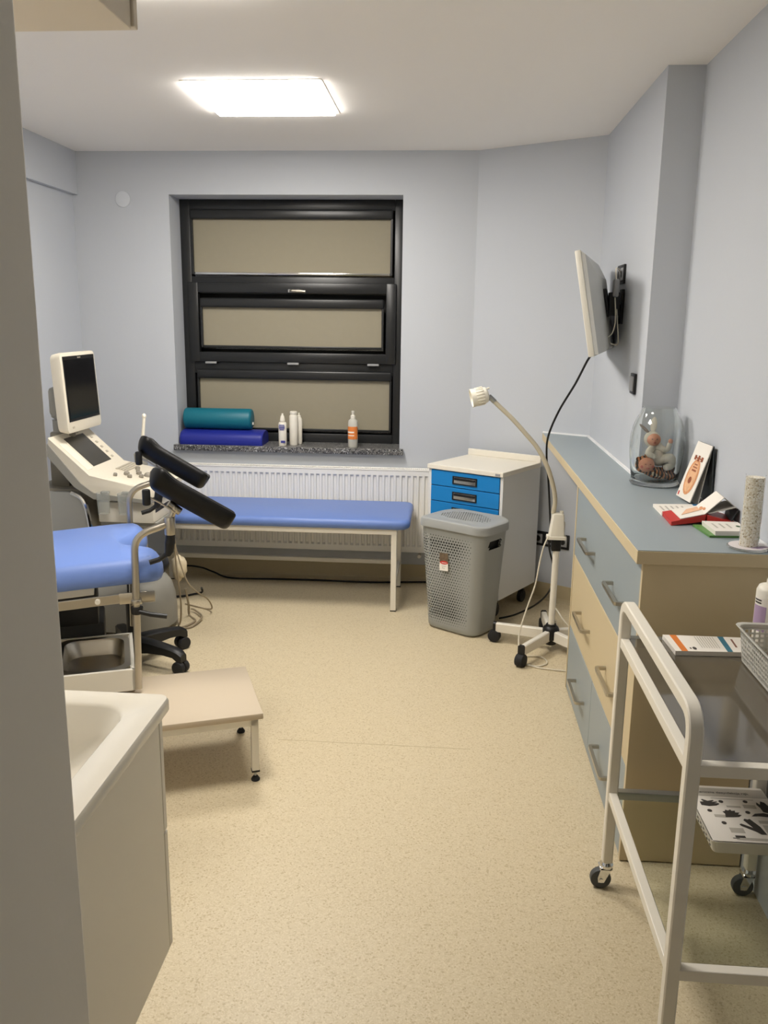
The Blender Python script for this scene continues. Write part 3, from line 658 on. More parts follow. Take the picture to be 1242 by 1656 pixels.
def dolls():
    O = Vector((.788, 3.285, ZW))
    # bunny-suit doll, upper, sitting on the other one
    t = thing('bunny_doll', 'baby doll in white bunny suit with long ears in jar', 'doll', O+Vector((0, 0, .024)))
    b = MB(); limb(b, [(.012, 0, .075), (.002, 0, .105), (-.01, 0, .13)], [.030, .029, .022])
    limb(b, [(.0, -.022, .122), (.028, -.034, .115), (.038, -.038, .137)], [.012, .011, .009]); limb(b, [(-.02, -.02, .12), (-.038, -.036, .10), (-.018, -.045, .088)], [.012, .012, .009])
    limb(b, [(.015, -.015, .072), (.045, -.036, .085), (.052, -.03, .055), (.03, -.045, .048)], [.017, .016, .014, .012]); limb(b, [(0, .01, .07), (.03, .03, .075), (.045, .03, .05)], [.017, .016, .012])
    body = b.obj('plush_body', PLUSH, t, 60)
    b = MB(); b.sph((-.022, -.012, .150), .031, 1, 1, .98); hood = b.obj('hood', PLUSH, t, 60)
    f = MB().sph((-.020, -.031, .150), .0245, 1.05, .7, .95).obj('face', DOLLSKIN, t, 60)
    b = MB()
    for dx in (-.009, .008): b.sph((-.020+dx, -.0472, .154), .0026, 1, .6, .7)
    b.obj('eyes', INK, f); MB().sph((-.0195, -.048, .1475), .0036).obj('nose', DOLLSKIN, f); MB().sph((-.019, -.0465, .140), .0042, 1.3, .5, .6).obj('mouth', DOLLCHEEK, f)
    MB().sph((.039, -.04, .146), .0095, .9, .8, 1.1).obj('hand', DOLLSKIN, t)
    for a, s in (((-.03, -.005, .168), (-.071, -.006, .205)), ((-.02, -.004, .172), (-.016, 0, .232))):
        p, q = Vector(a), Vector(s); m = (p+q)/2; d = q-p; mt = d.to_track_quat('Z', 'Y').to_matrix().to_4x4()
        e = MB().sph(m, .03, .46, .2, .5*d.length/.03, mtx=mt).obj('ear', PLUSHG if s[0] < -.05 else PLUSH, t, 60)
    # tiger-suit doll lying at the bottom
    t = thing('tiger_doll', 'baby doll in striped tiger suit lying at jar bottom', 'doll', O+Vector((0, 0, .016)))
    b = MB(); limb(b, [(-.03, -.015, .04), (.0, -.018, .028), (.03, -.015, .026), (.05, -.005, .027)], [.022, .027, .027, .022]); limb(b, [(.045, .0, .03), (.062, .012, .045), (.05, .04, .05)], [.018, .017, .014])
    limb(b, [(.045, -.02, .022), (.057, -.034, .02), (.042, -.052, .018)], [.016, .015, .012]); limb(b, [(-.015, -.03, .035), (.008, -.052, .034), (.025, -.06, .022)], [.013, .012, .010]); b.obj('plush_body', TIGER, t, 60)
    b = MB(); limb(b, [(-.01, -.042, .03), (.02, -.046, .025), (.035, -.042, .02)], [.012, .016, .010]); b.obj('plush_belly', TIGERW, t, 60)
    MB().sph((-.042, -.012, .06), .035, 1, 1, 1).obj('hood', TIGER, t, 60)
    f = MB().sph((-.040, -.034, .063), .0285, 1.05, .72, .98).obj('face', DOLLSKIN, t, 60)
    b = MB()
    for dx in (-.009, .009): b.sph((-.039+dx, -.0535, .068), .003, 1.2, .5, .5)
    b.obj('closed_eyes', BROWNP, f); MB().sph((-.039, -.055, .0615), .0046).obj('nose', DOLLSKIN, f); MB().sph((-.038, -.0525, .052), .005, 1.4, .5, .6).obj('mouth', DOLLCHEEK, f)
    for dx in (-.017, .018): MB().sph((-.040+dx, -.047, .0585), .007, 1, .5, 1).obj('cheek', DOLLCHEEK, f)
    for p in ((-.065, -.005, .08), (-.035, -.002, .093)): MB().sph(p, .009, 1, .5, 1).obj('ear', TIGER, t)
dolls()

# ------------------------------------------------------------------ printed matter on the worktop
def quad(b, p, th=.0012):
    """thin solid card through four corners"""
    p = [Vector(q) for q in p]; n = (p[1]-p[0]).cross(p[3]-p[0]).normalized()*th
    b.loft([[q for q in p], [q+n for q in p]]); return n
def bil(p, u, v):
    p = [Vector(q) for q in p]; return p[0]*(1-u)*(1-v)+p[1]*u*(1-v)+p[2]*u*v+p[3]*(1-u)*v
def printed(parent, p, polys, m, name, lift):
    """flat print on the card p: polys in card coordinates (0..1)"""
    b = MB(); q = [Vector(x) for x in p]; n = (q[1]-q[0]).cross(q[3]-q[0]).normalized()*lift
    for poly in polys:
        pts = [bil(p, u, v)+n for u, v in poly]; b.loft([pts, [x+n*.25 for x in pts]])
    return b.obj(name, m, parent, 0)
rc = lambda u0, v0, u1, v1: [(u0, v0), (u1, v0), (u1, v1), (u0, v1)]
def oval(u, v, a, c, n=20): return [(u+a*math.cos(2*PI*k/n), v+c*math.sin(2*PI*k/n)) for k in range(n)]
t = thing('white_booklet', 'white booklet with blue end lying under the display board', 'booklet', (0, 0, ZW))
P = [(.687, 2.725, .010), (.835, 2.74, .010), (.840, 2.875, .010), (.690, 2.862, .010)]
b = MB(); b.loft([[(x, y, 0) for x, y, z in P], P]); b.obj('pages', PAPER, t, 0)
printed(t, P, [rc(.86, .02, .995, .98)], BLUEC, 'blue_end', .0004)
printed(t, P, [rc(.08+.12*k, .25, .12+.12*k, .75) for k in range(5)], INKL, 'text_lines', .0004)
# display board (tent) showing anatomy
t = thing('anatomy_board', 'white folding display board with orange anatomy drawing', 'display board', (0, 0, ZW))
P = [(.818, 2.895, .0105), (.873, 2.885, .205), (.862, 3.015, .205), (.806, 3.025, .0105)]
P = [P[3], P[0], P[1], P[2]]
b = MB(); n = quad(b, P, -.003); b.obj('front_panel', PAPER, t, 0)
if (Vector(P[1])-Vector(P[0])).cross(Vector(P[3])-Vector(P[0])).x > 0: SG = -1
else: SG = 1
printed(t, P, [oval(.5, .40, .36, .32)], SKINP, 'drawing_oval', .0005*SG)
printed(t, P, [oval(.5, .40, .27, .27)], mat('anatomy_pale', (226, 178, 136), .6, var=.25, vscale=70), 'drawing_inner', .0009*SG)
printed(t, P, [oval(.48, .34, .10, .06), rc(.36, .50, .64, .53), rc(.36, .56, .64, .58), rc(.4, .61, .6, .63)], BROWNP, 'drawing_core', .0013*SG)
printed(t, P, [rc(.22, .69, .34, .77), rc(.44, .68, .56, .78), rc(.66, .69, .78, .77), rc(.3, .72, .7, .74)], BROWNP, 'drawing_top', .0009*SG)
printed(t, P, [rc(.06, .03, .14, .10)], RED, 'corner_mark', .0005*SG)
b = MB(); quad(b, [(.887, 2.885, .0005), (.887, 3.012, .0005), (.866, 3.012, .204), (.877, 2.887, .204)], .003); b.obj('back_panel', DGREY, t, 0)
b = MB(); quad(b, [(.846, 2.893, .0005), (.846, 3.01, .0005), (.868, 3.01, .2), (.875, 2.889, .2)], .0008); b.obj('inner_leaf', PAPERG, t, 0)
# red calendar lying opened like a tent
t = thing('red_calendar', 'red-backed tent calendar lying open with raised white leaf', 'calendar', (0, 0, ZW))
A, B, C, D = (.683, 2.59, .012), (.792, 2.615, .030), (.800, 2.745, .030), (.690, 2.735, .012)
b = MB(); b.loft([[(.683, 2.59, .0), (.79, 2.615, .010), (.798, 2.745, .010), (.690, 2.735, .0)], [A, B, C, D]]); b.obj('base_panel', RED, t, 0)
b = MB(); b.loft([[(.795, 2.612, .012), (.878, 2.60, 0), (.884, 2.72, 0), (.802, 2.742, .012)], [(.795, 2.612, .031), (.878, 2.60, .012), (.884, 2.72, .012), (.802, 2.742, .031)]]); b.obj('base_panel', RED, t, 0)
lf = [(.712, 2.60, .0185), (.79, 2.618, .0315), (.798, 2.74, .0315), (.716, 2.732, .0185)]
b = MB(); quad(b, lf, .002); b.obj('lying_leaf', PAPER, t, 0)
printed(t, lf, [[(.15, .3), (.95, .45), (.95, .85), (.5, .75)]], mat('peach_print', (232, 186, 150), .6, var=.15, vscale=80), 'leaf_drawing', .0026)
lf = [(.79, 2.618, .0325), (.845, 2.628, .082), (.852, 2.735, .082), (.798, 2.74, .0325)]
b = MB(); quad(b, lf, .002); b.obj('raised_leaf', PAPER, t, 0)
printed(t, lf, [oval(.12, .35, .07, .1), oval(.05, .55, .08, .12)], SKINP, 'leaf_motif', .0026)
b = MB(); quad(b, [(.846, 2.628, .082), (.884, 2.622, .050), (.887, 2.725, .052), (.853, 2.735, .082)], .0015); b.obj('folded_leaf', PAPERG, t, 0)
b = MB(); quad(b, [(.80, 2.616, .034), (.879, 2.612, .056), (.884, 2.72, .056), (.806, 2.738, .034)], .0015); b.obj('folded_leaf', PAPERG, t, 0)
b = MB(); quad(b, [(.866, 2.606, .013), (.886, 2.612, .051), (.8875, 2.722, .052), (.88, 2.716, .013)], .0015); b.obj('back_leaf', DGREY, t, 0)
# green booklets
t = thing('green_booklet', 'stack of green-edged booklets with white cover beside tube', 'booklet', (0, 0, ZW))
P = [(.758, 2.452, .006), (.878, 2.462, .006), (.882, 2.585, .006), (.748, 2.59, .006)]
b = MB(); b.loft([[(x, y, 0) for x, y, z in P], P]); b.obj('lower_booklet', GREEN, t, 0)
P2 = [(.772, 2.452, .020), (.872, 2.46, .020), (.874, 2.578, .020), (.770, 2.58, .020)]
b = MB(); b.loft([[(x+.002, y+.001, .0062) for x, y, z in P2], P2]); b.obj('upper_booklet', PAPER, t, 0)
printed(t, P2, [rc(.16+.2*k, .3, .22+.2*k, .75) for k in range(3)], INKL, 'text_lines', .0004); printed(t, P2, [oval(.84, .5, .06, .09)], mat('green_ink', (60, 92, 56), .5), 'logo_mark', .0004)
# granule tube on a disc
t = thing('granule_tube', 'clear upright tube filled with white granules on round disc', 'tube', (.832, 2.348, ZW))
MB().lathe([(.002, 0), (.054, 0), (.056, .002), (.056, .005), (.053, .0065), (.002, .0065)], seg=40).obj('disc_base', CLEARP, t, 60)
MB().lathe([(.002, .0062), (.0520, .0062), (.0520, .0071), (.002, .0071)], seg=40).obj('disc_card', mat('pale_card', (226, 218, 218), .5), t, 60)
b = MB()
for k, (a, r0) in enumerate(((-60, .038), (-40, .03), (-75, .03), (-20, .04))): b.prism([(r0*math.cos(R(a))+.011*math.cos(2*PI*q/9)*(1.6 if k % 2 else 1), r0*math.sin(R(a))+.006*math.sin(2*PI*q/9)) for q in range(9)], .0071, .0074)
b.obj('disc_print', LILAC, t, 0)
MB().lathe([(.002, .0072), (.0232, .0072), (.0232, .198), (.002, .198)], seg=28).obj('granules', GRAIN, t, 60)
MB().lathe([(.0242, .0072), (.0258, .0072), (.0258, .204), (.0242, .204)], seg=28, cap=False).obj('tube_wall', THIN, t, 60)

# ------------------------------------------------------------------ glass trolley
TX0, TX1, TY0, TY1, TZ = .478, .868, 1.516, 2.176, .848       # centre lines of the side frames
def trolley():
    t = thing('glass_trolley', 'white steel instrument trolley with glass shelves and casters', 'trolley', (0, 0, 0))
    for x, nm in ((TX0, 'left'), (TX1, 'right')):
        p = fillet([(x, TY0, .085), (x, TY0, TZ), (x, TY1, TZ), (x, TY1, .085)], .055, 7)
        rings = []
        # rectangular tube swept in the Y-Z plane
        path = [Vector(q) for q in p]
        for i, q in enumerate(path):
            d = (path[min(i+1, len(path)-1)]-path[max(i-1, 0)]).normalized(); nrm = Vector((0, -d.z, d.y))
            rings.append([q+Vector((a, 0, 0))+nrm*c for a, c in ((-.014, -.013), (-.011, -.016), (.011, -.016), (.014, -.013), (.014, .009), (.011, .012), (-.011, .012), (-.014, .009))])
        MB().loft(rings).obj('side_frame', WHITE, t, 35)
        for z in (.738, .29): MB().box(x-.011, x+.011, TY0+.01, TY1-.01, z-.0125, z+.0125, .002).obj('side_rail', WHITE, t, 0)
        for y in (TY0, TY1):
            b = MB(); b.cyl((x, y, .09), (x, y, .072), .011, seg=14); b.cyl((x, y, .074), (x, y, .066), .019, seg=18)
            d = Vector((-.5, -.3, 0)); 
            for y_ in (y-.0155, y+.0125): b.loft([[(x+px_, q, z_) for px_, z_ in ((-.016, .067), (.014, .067), (.004, .045), (-.006, .022), (-.022, .022), (-.024, .036))] for q in (y_, y_+.003)])
            b.box(x-.02, x+.016, y-.0155, y+.0155, .061, .068, .001)
            cs = b.obj('caster_fork', CHROME, t, 30)
            w = MB(); w.cyl((x-.014, y-.011, .029), (x-.014, y+.011, .029), .029, seg=24, bev=.004); w.obj('wheel', GREYRUB, cs)
            w = MB(); w.cyl((x-.014, y-.018, .029), (x-.014, y+.018, .029), .006, seg=12); w.obj('axle', CHROME, cs)
    for z in (.738, .29):
        for y in (TY0, TY1):
            m = WHITE if y == TY0 else GALV
            MB().box(TX0+.01, TX1-.01, y-.012, y+.012, z-.0125, z+.0125, .002).obj('cross_rail', m, t, 0)
        MB().box(TX0+.0112, TX1-.0112, TY0+.0122, TY1-.0122, z+.005, z+.0122).obj('glass_shelf', SMOKED if z > .5 else SHELFG, t, 0)
trolley()
ZT = .738+.0126
t = thing('leaflet_stack', 'small stack of white leaflets with orange and blue bands on trolley', 'leaflet', (0, 0, ZT+.0003))
P = [(.580, 2.055, .012), (.775, 2.065, .012), (.785, 2.168, .012), (.575, 2.168, .012)]
b = MB(); b.loft([[(x, y, .0) for x, y, z in P], P]); b.obj('leaflets', PAPER, t, 0)
printed(t, P, [rc(.08, 0, .16, 1)], ORANGE, 'orange_band', .0003); printed(t, P, [rc(.66, 0, .73, 1)], TEALP, 'blue_band', .0003)
printed(t, P, [rc(.37+.031*k, .22, .382+.031*k, .95) for k in range(8)], INKL, 'text_block', .0003)
printed(t, P, [rc(.80, .3, .825, .85), rc(.92, .25, .94, .8)], mat('brown_print', (140, 100, 84), .6), 'heading_print', .0003); printed(t, P, [oval(.27, .18, .025, .09), oval(.22, .18, .012, .05)], INK, 'seal_mark', .0003)
def basket():
    t = thing('plastic_basket', 'translucent white slotted plastic basket on trolley', 'basket', (.79, 1.905, ZT+.0003))
    w, d, h = .135, .30, .092
    def pt(u, v, off=0):
        P = rrect(w-.02*(1-v)-2*off, d-.02*(1-v)-2*off, .02, 4); n = len(P); L = [0]
        for i in range(n): L.append(L[-1]+(Vector(P[(i+1) % n])-Vector(P[i])).length)
        q = (u % 1)*L[-1]
        for i in range(n):
            if q <= L[i+1]+1e-9:
                f = (q-L[i])/max(1e-9, L[i+1]-L[i]); a, c = Vector(P[i]), Vector(P[(i+1) % n]); e = a+(c-a)*f; return Vector((e.x, e.y, v*h))
    NU, NV = 64, 6; t_ = bmesh.new(); g = [[t_.verts.new(pt(i/NU, .1+.75*j/NV)) for i in range(NU)] for j in range(NV+1)]
    for j in range(NV):
        for i in range(NU):
            k = (i+1) % NU; c = [g[j][i], g[j][k], g[j+1][k], g[j+1][i]]
            s = .30; dv = [t_.verts.new(pt((i+.5+a*s)/NU, .1+.75*(j+.5+e*s)/NV)) for a, e in ((-1, -1), (1, -1), (1, 1), (-1, 1))]
            for q in range(4): t_.faces.new((c[q], c[(q+1) % 4], dv[(q+1) % 4], dv[q]))
    me = bpy.data.meshes.new('tmp'); t_.to_mesh(me); t_.free(); b = MB(); b.bm.from_mesh(me); bpy.data.meshes.remove(me)
    U = [i/64 for i in range(64)]
    b.loft([[pt(u, v, o) for u in U] for v, o in ((0, .003), (.03, 0), (.1, 0))], cap=False); b.loft([[pt(u, v, o) for u in U] for v, o in ((.85, 0), (.97, 0), (1, -.006), (.985, -.008))], cap=False)
    bo = b.obj('basket_wall', FROST, t, 50); md = bo.modifiers.new('s', 'SOLIDIFY'); md.thickness = .0015
    b = MB(); b.loft([[pt(u, 0, .003) for u in U], [pt(u, .02, .003) for u in U]]); b.obj('basket_floor', FROST, t, 0)
basket()
tag(MB().tube(catmull([(.765, 1.95, ZT+.055), (.79, 1.93, ZT+.062), (.82, 1.92, ZT+.058), (.83, 1.89, ZT+.03)], 5), .007, 10).obj('orange_tube', ORANGEP), 'bright orange plastic tube lying in white basket', 'tube')
t = thing('disinfectant_bottle', 'white bottle with lilac label behind the plastic basket', 'bottle', (.818, 2.11, ZT+.0003))
MB().lathe([(.002, 0), (.034, 0), (.037, .005), (.037, .16), (.032, .172), (.016, .178), (.015, .19), (.002, .19)], seg=28).obj('bottle_body', WHITEP, t, 50)
b = MB(); ar = [R(a) for a in range(170, 331, 8)]; b.loft([[(.0375*math.cos(a), .0375*math.sin(a), z) for a in ar] for z in (.05, .145)], closed=False); lb = b.obj('bottle_label', PAPER, t, 50)
b = MB(); ar = [R(a) for a in range(175, 236, 6)]; b.loft([[(.0378*math.cos(a), .0378*math.sin(a), z) for a in ar] for z in (.06, .125)], closed=False); b.obj('label_colour', LILAC, lb, 50)
b = MB(); ar = [R(a) for a in range(178, 215, 6)]
for z in (.13, .137): b.loft([[(.0379*math.cos(a), .0379*math.sin(a), z+e) for a in ar] for e in (0, .004)], closed=False)
b.obj('label_text', INK, lb, 50)
def low_tray():
    z = .29+.0128; t = thing('plastic_tray', 'white perforated plastic tray on the lower trolley shelf', 'tray', (.765, 2.03, z))
    w, d, h = .205, .262, .035; b = MB()
    b.loft([[(x, y, zz) for x, y in rrect(w-e, d-e, .012, 4)] for zz, e in ((0, .02), (.003, .018), (.03, .004), (h, 0), (h-.001, .006), (.03, .008), (.0045, .022))], cap=False)
    b.prism(rrect(w-.02, d-.02, .012, 4), 0, .003); b.obj('tray_body', WHITEP, t, 40)
    b = MB()
    for k in range(9):
        for j in range(2):
            y = -d/2+.03+k*.025; zz = .010+.011*j; x = -w/2+.009-(zz-.003)/.027*.007
            b.box(x-.0006, x+.002, y-.0035, y+.0035, zz-.0025, zz+.0025, mtx=Matrix.Identity(4))
    b.obj('side_slots', DARKIN, t, 0)
    p = thing('hand_hygiene_sheet', 'laminated sheet with grey hand pictures lying on the tray', 'sheet', (.765, 2.03, z+h+.0005))
    P = [(-.098, -.127, 0), (.100, -.127, 0), (.100, .127, 0), (-.098, .127, 0)]
    b = MB(); quad(b, P, .0012); b.obj('sheet', PAPER, p, 0)
    hand = [(-.5, -.2), (-.1, -.28), (.3, -.2), (.5, -.05), (.48, .02), (.2, .0), (.45, .12), (.42, .18), (.1, .1), (.3, .25), (.25, .3), (-.05, .2), (-.3, .35), (-.38, .3), (-.28, .12), (-.5, .1)]
    vee = [(.5, -.5), (.25, -.5), (.1, -.35), (-.45, .0), (-.5, .1), (-.4, .15), (.05, -.1), (-.2, .4), (-.12, .5), (.0, .45), (.12, .5), (.4, .0)]
    spik = [(-.5, -.4), (0, -.35), (.3, -.3), (.5, -.1), (.3, -.05), (.45, .15), (.2, .15), (.25, .35), (.05, .3), (0, .45), (-.15, .32), (-.3, .4), (-.35, .25), (-.5, .2), (-.42, -.05)]
    fist = [(-.5, .2), (-.35, -.05), (-.3, -.4), (.1, -.5), (.4, -.45), (.5, 0), (.3, .4), (0, .5), (-.2, .2), (-.4, .4)]
    long_ = [(-.5, -.1), (-.2, -.05), (.2, -.1), (.6, -.25), (1, -.2), (1, .05), (.6, .0), (.1, .25), (-.3, .15)]
    def put(poly, u, v, su, sv): return [(u+x*su, v+y*sv) for x, y in poly]
    for pp in (put(hand, .20, .66, .24, .20), put(spik, .42, .48, .22, .17), put(vee, .57, .27, .27, .26), put(fist, .88, .63, .15, .22), put(long_, .80, .47, .30, .2), put(hand, .93, .23, .16, .14)): printed(p, P, [pp], INK, 'hand_picture', .0016)
    for u, v in ((.36, .70), (.15, .52), (.25, .31), (.68, .72), (.63, .52)): printed(p, P, [oval(u, v, .03, .025)], INK, 'number_dot', .0016)
    printed(p, P, [rc(.0, .80, 1, .96)], INKL, 'header_band', .0014)
    for pp in (rc(.18, .41, .34, .455), rc(.62, .60, .78, .66), rc(.28, .15, .45, .23), rc(.70, .33, .98, .38), rc(.72, .15, .86, .30), rc(.3, .03, .98, .07), rc(.25, .755, .8, .765), rc(.40, .60, .58, .63)): printed(p, P, [pp], INKL, 'caption_bar', .0014)
    text('Higieniczna dezynfekcja rąk', .0133, 'header_text', INK, p, Matrix.Translation((-.092, .09, .0022)))
    printed(p, P, [rc(.30, .065, .42, .10), rc(.26, .05, .34, .06)], INK, 'maker_mark', .0016)
low_tray()

# ------------------------------------------------------------------ step stool
def step():
    t = thing('step_stool', 'low white step stool with tan rubber tread', 'stool', (-.905, 2.735, 0), R(21.5))
    W_, D_ = .50, .42
    MB().box(-W_/2, W_/2, -D_/2, D_/2, .236, .258, .004).obj('tread', TAN, t)
    b = MB(); i = .015
    b.box(-W_/2+i, W_/2-i, -D_/2+i, -D_/2+i+.025, .208, .236, .002); b.box(-W_/2+i, W_/2-i, D_/2-i-.025, D_/2-i, .208, .236, .002)
    b.box(-W_/2+i, -W_/2+i+.025, -D_/2+i, D_/2-i, .208, .236); b.box(W_/2-i-.025, W_/2-i, -D_/2+i, D_/2-i, .208, .236); b.obj('frame', WHITE, t, 0)
    for sx in (-1, 1):
        for sy in (-1, 1):
            x, y = sx*(W_/2-i-.0125), sy*(D_/2-i-.0125)
            l = MB().box(x-.0125, x+.0125, y-.0125, y+.0125, .04, .21, .002).obj('leg', WHITE, t, 0)
            MB().box(x-.0135, x+.0135, y-.0135, y+.0135, .035, .041).obj('end_plug', BLACK, l, 0)
            MB().cyl((x, y, .012), (x, y, .036), .004, seg=10).obj('screw', GALV, l)
            MB().lathe([(.002, 0), (.0145, 0), (.0155, .005), (.012, .011), (.007, .017), (.002, .017)], (x, y, 0), 16).obj('rubber_foot', RUBBER, l)
step()

# ------------------------------------------------------------------ examination chair with leg supports
def exam_chair():
    t = thing('examination_chair', 'blue padded examination chair with black leg supports', 'chair', (-1.316, 2.966, 0), R(22))
    # seat with an open notch at the foot end
    out = [(-.30, -.26), (.10, -.27), (.24, -.278), (.28, -.255), (.292, -.19), (.285, -.12), (.255, -.075), (.215, -.04), (.185, -.01), (.178, .025), (.185, .06), (.205, .095), (.225, .125), (.245, .165), (.255, .235), (.24, .30), (.19, .33), (.10, .338), (-.30, .325)]
    sm = [(p.x, p.y) for p in catmull([(x, y, 0) for x, y in out], 4)]
    cx, cy = -.05, 0
    def ring(s, z): 
        o = []
        n = len(sm)
        for i, (x, y) in enumerate(sm):
            a, b_ = Vector(sm[i-1] if i else sm[0]), Vector(sm[min(i+1, n-1)]); d = (b_-a)
            nr = Vector((d.y, -d.x)).normalized() if d.length > 1e-6 else Vector((0, 0))
            if i in (0, n-1): nr = Vector((-.5, -1 if i == 0 else 1)).normalized()
            o.append((x-nr.x*s, y-nr.y*s, z))
        return o
    tl = Matrix.Translation((0, 0, .0)) @ Matrix.Rotation(R(-3), 4, 'Y')
    b = MB(); b.loft([ring(.02, .64), ring(.005, .645), ring(0, .658), ring(.0, .68), ring(.006, .699), ring(.015, .714), ring(.025, .724), ring(.036, .73)], mtx=tl); b.obj('seat_cushion', BLUEV, t, 60)
    mb = Matrix.Translation((-.33, 0, .69)) @ Matrix.Rotation(R(28), 4, 'Y')
    rings = []
    for k in range(9):
        a = -PI/2+PI*k/8; e = .03*(1-math.cos(a)); rings.append([(x, y, .05*math.sin(a)) for x, y in rrect(.46-2*e, .54-2*e, .07, 5, -.22, 0)])
    MB().loft(rings, mtx=mb).obj('back_cushion', BLUEV, t, 60)
    b = MB(); b.box(-.44, .0, -.2, .2, -.075, -.052, .004, mtx=mb); b.obj('back_plate', WHITE, t, 0)
    b = MB(); b.box(-.30, .05, -.24, .30, .612, .641, .003, mtx=tl); b.obj('seat_plate', WHITE, t, 0)
    for s in (-1, 1):
        y = -.275 if s < 0 else .342
        rl = MB().box(-.40, .23, y-.004, y+.004, .582, .616, .003, mtx=tl).obj('side_rail', STEEL, t, 0)
        for x in (-.13, .06): MB().cyl(tl @ Vector((x, y, .599)), tl @ Vector((x, y-.011, .599)), .009, seg=16).obj('rail_bolt', WHITE, rl)
    for s in (-1, 1): pole(t, s)
    # pedestal
    b = MB(); b.box(-.30, .04, .085, .30, .10, .40, .01); b.obj('pedestal', BLACK, t); b = MB(); b.box(-.22, .02, .06, .25, .40, .612, .006); b.obj('lift_column', BLACK, t)
    b = MB(); b.box(-.46, .05, -.1, .32, 0, .10, .02, 3); b.obj('floor_base', WHITEP, t)
    # pull-out bowl drawer
    x0, x1, y0, y1 = -.30, .14, -.30, -.165; y1 = .075
    b = MB(); b.box(x0, x1, y0, y0+.012, .27, .35, .002); b.box(x1-.012, x1, y0, y1, .27, .35, .002); b.box(x0, x0+.012, y0, y1, .27, .35); b.box(x0, x1, y1-.012, y1, .27, .35)
    d = b.obj('bowl_drawer', WHITEP, t, 0)
    bx, by = .0, -.112; rr = []
    b = MB(); b.box(x0+.012, -.125, y0+.012, y1-.012, .335, .345); b.box(.124, x1-.012, y0+.012, y1-.012, .335, .345); b.obj('drawer_deck', WHITEP, d, 0)
    b = MB()
    b.loft([[(x+bx, y+by, z) for x, y in rrect(w, dd, r, 6)] for w, dd, r, z in ((.252, .352, .05, .345), (.252, .352, .05, .3485), (.215, .30, .05, .3485), (.205, .29, .05, .34), (.185, .265, .05, .29), (.15, .22, .045, .282), (.02, .03, .009, .281))], cap=False); b.obj('steel_bowl', STEEL, d, 50)
    MB().box(-.22, -.15, y0-.0, y0+.1, .27, .272).obj('runner', GALV, d, 0)
    b = MB(); b.box(-.26, -.235, -.2, .1, .33, .55, .004, mtx=Matrix.Translation((-.245, 0, .33)) @ Matrix.Rotation(R(24), 4, 'Y') @ Matrix.Translation((.245, 0, -.33))); b.obj('foot_panel', WHITEP, t, 0)
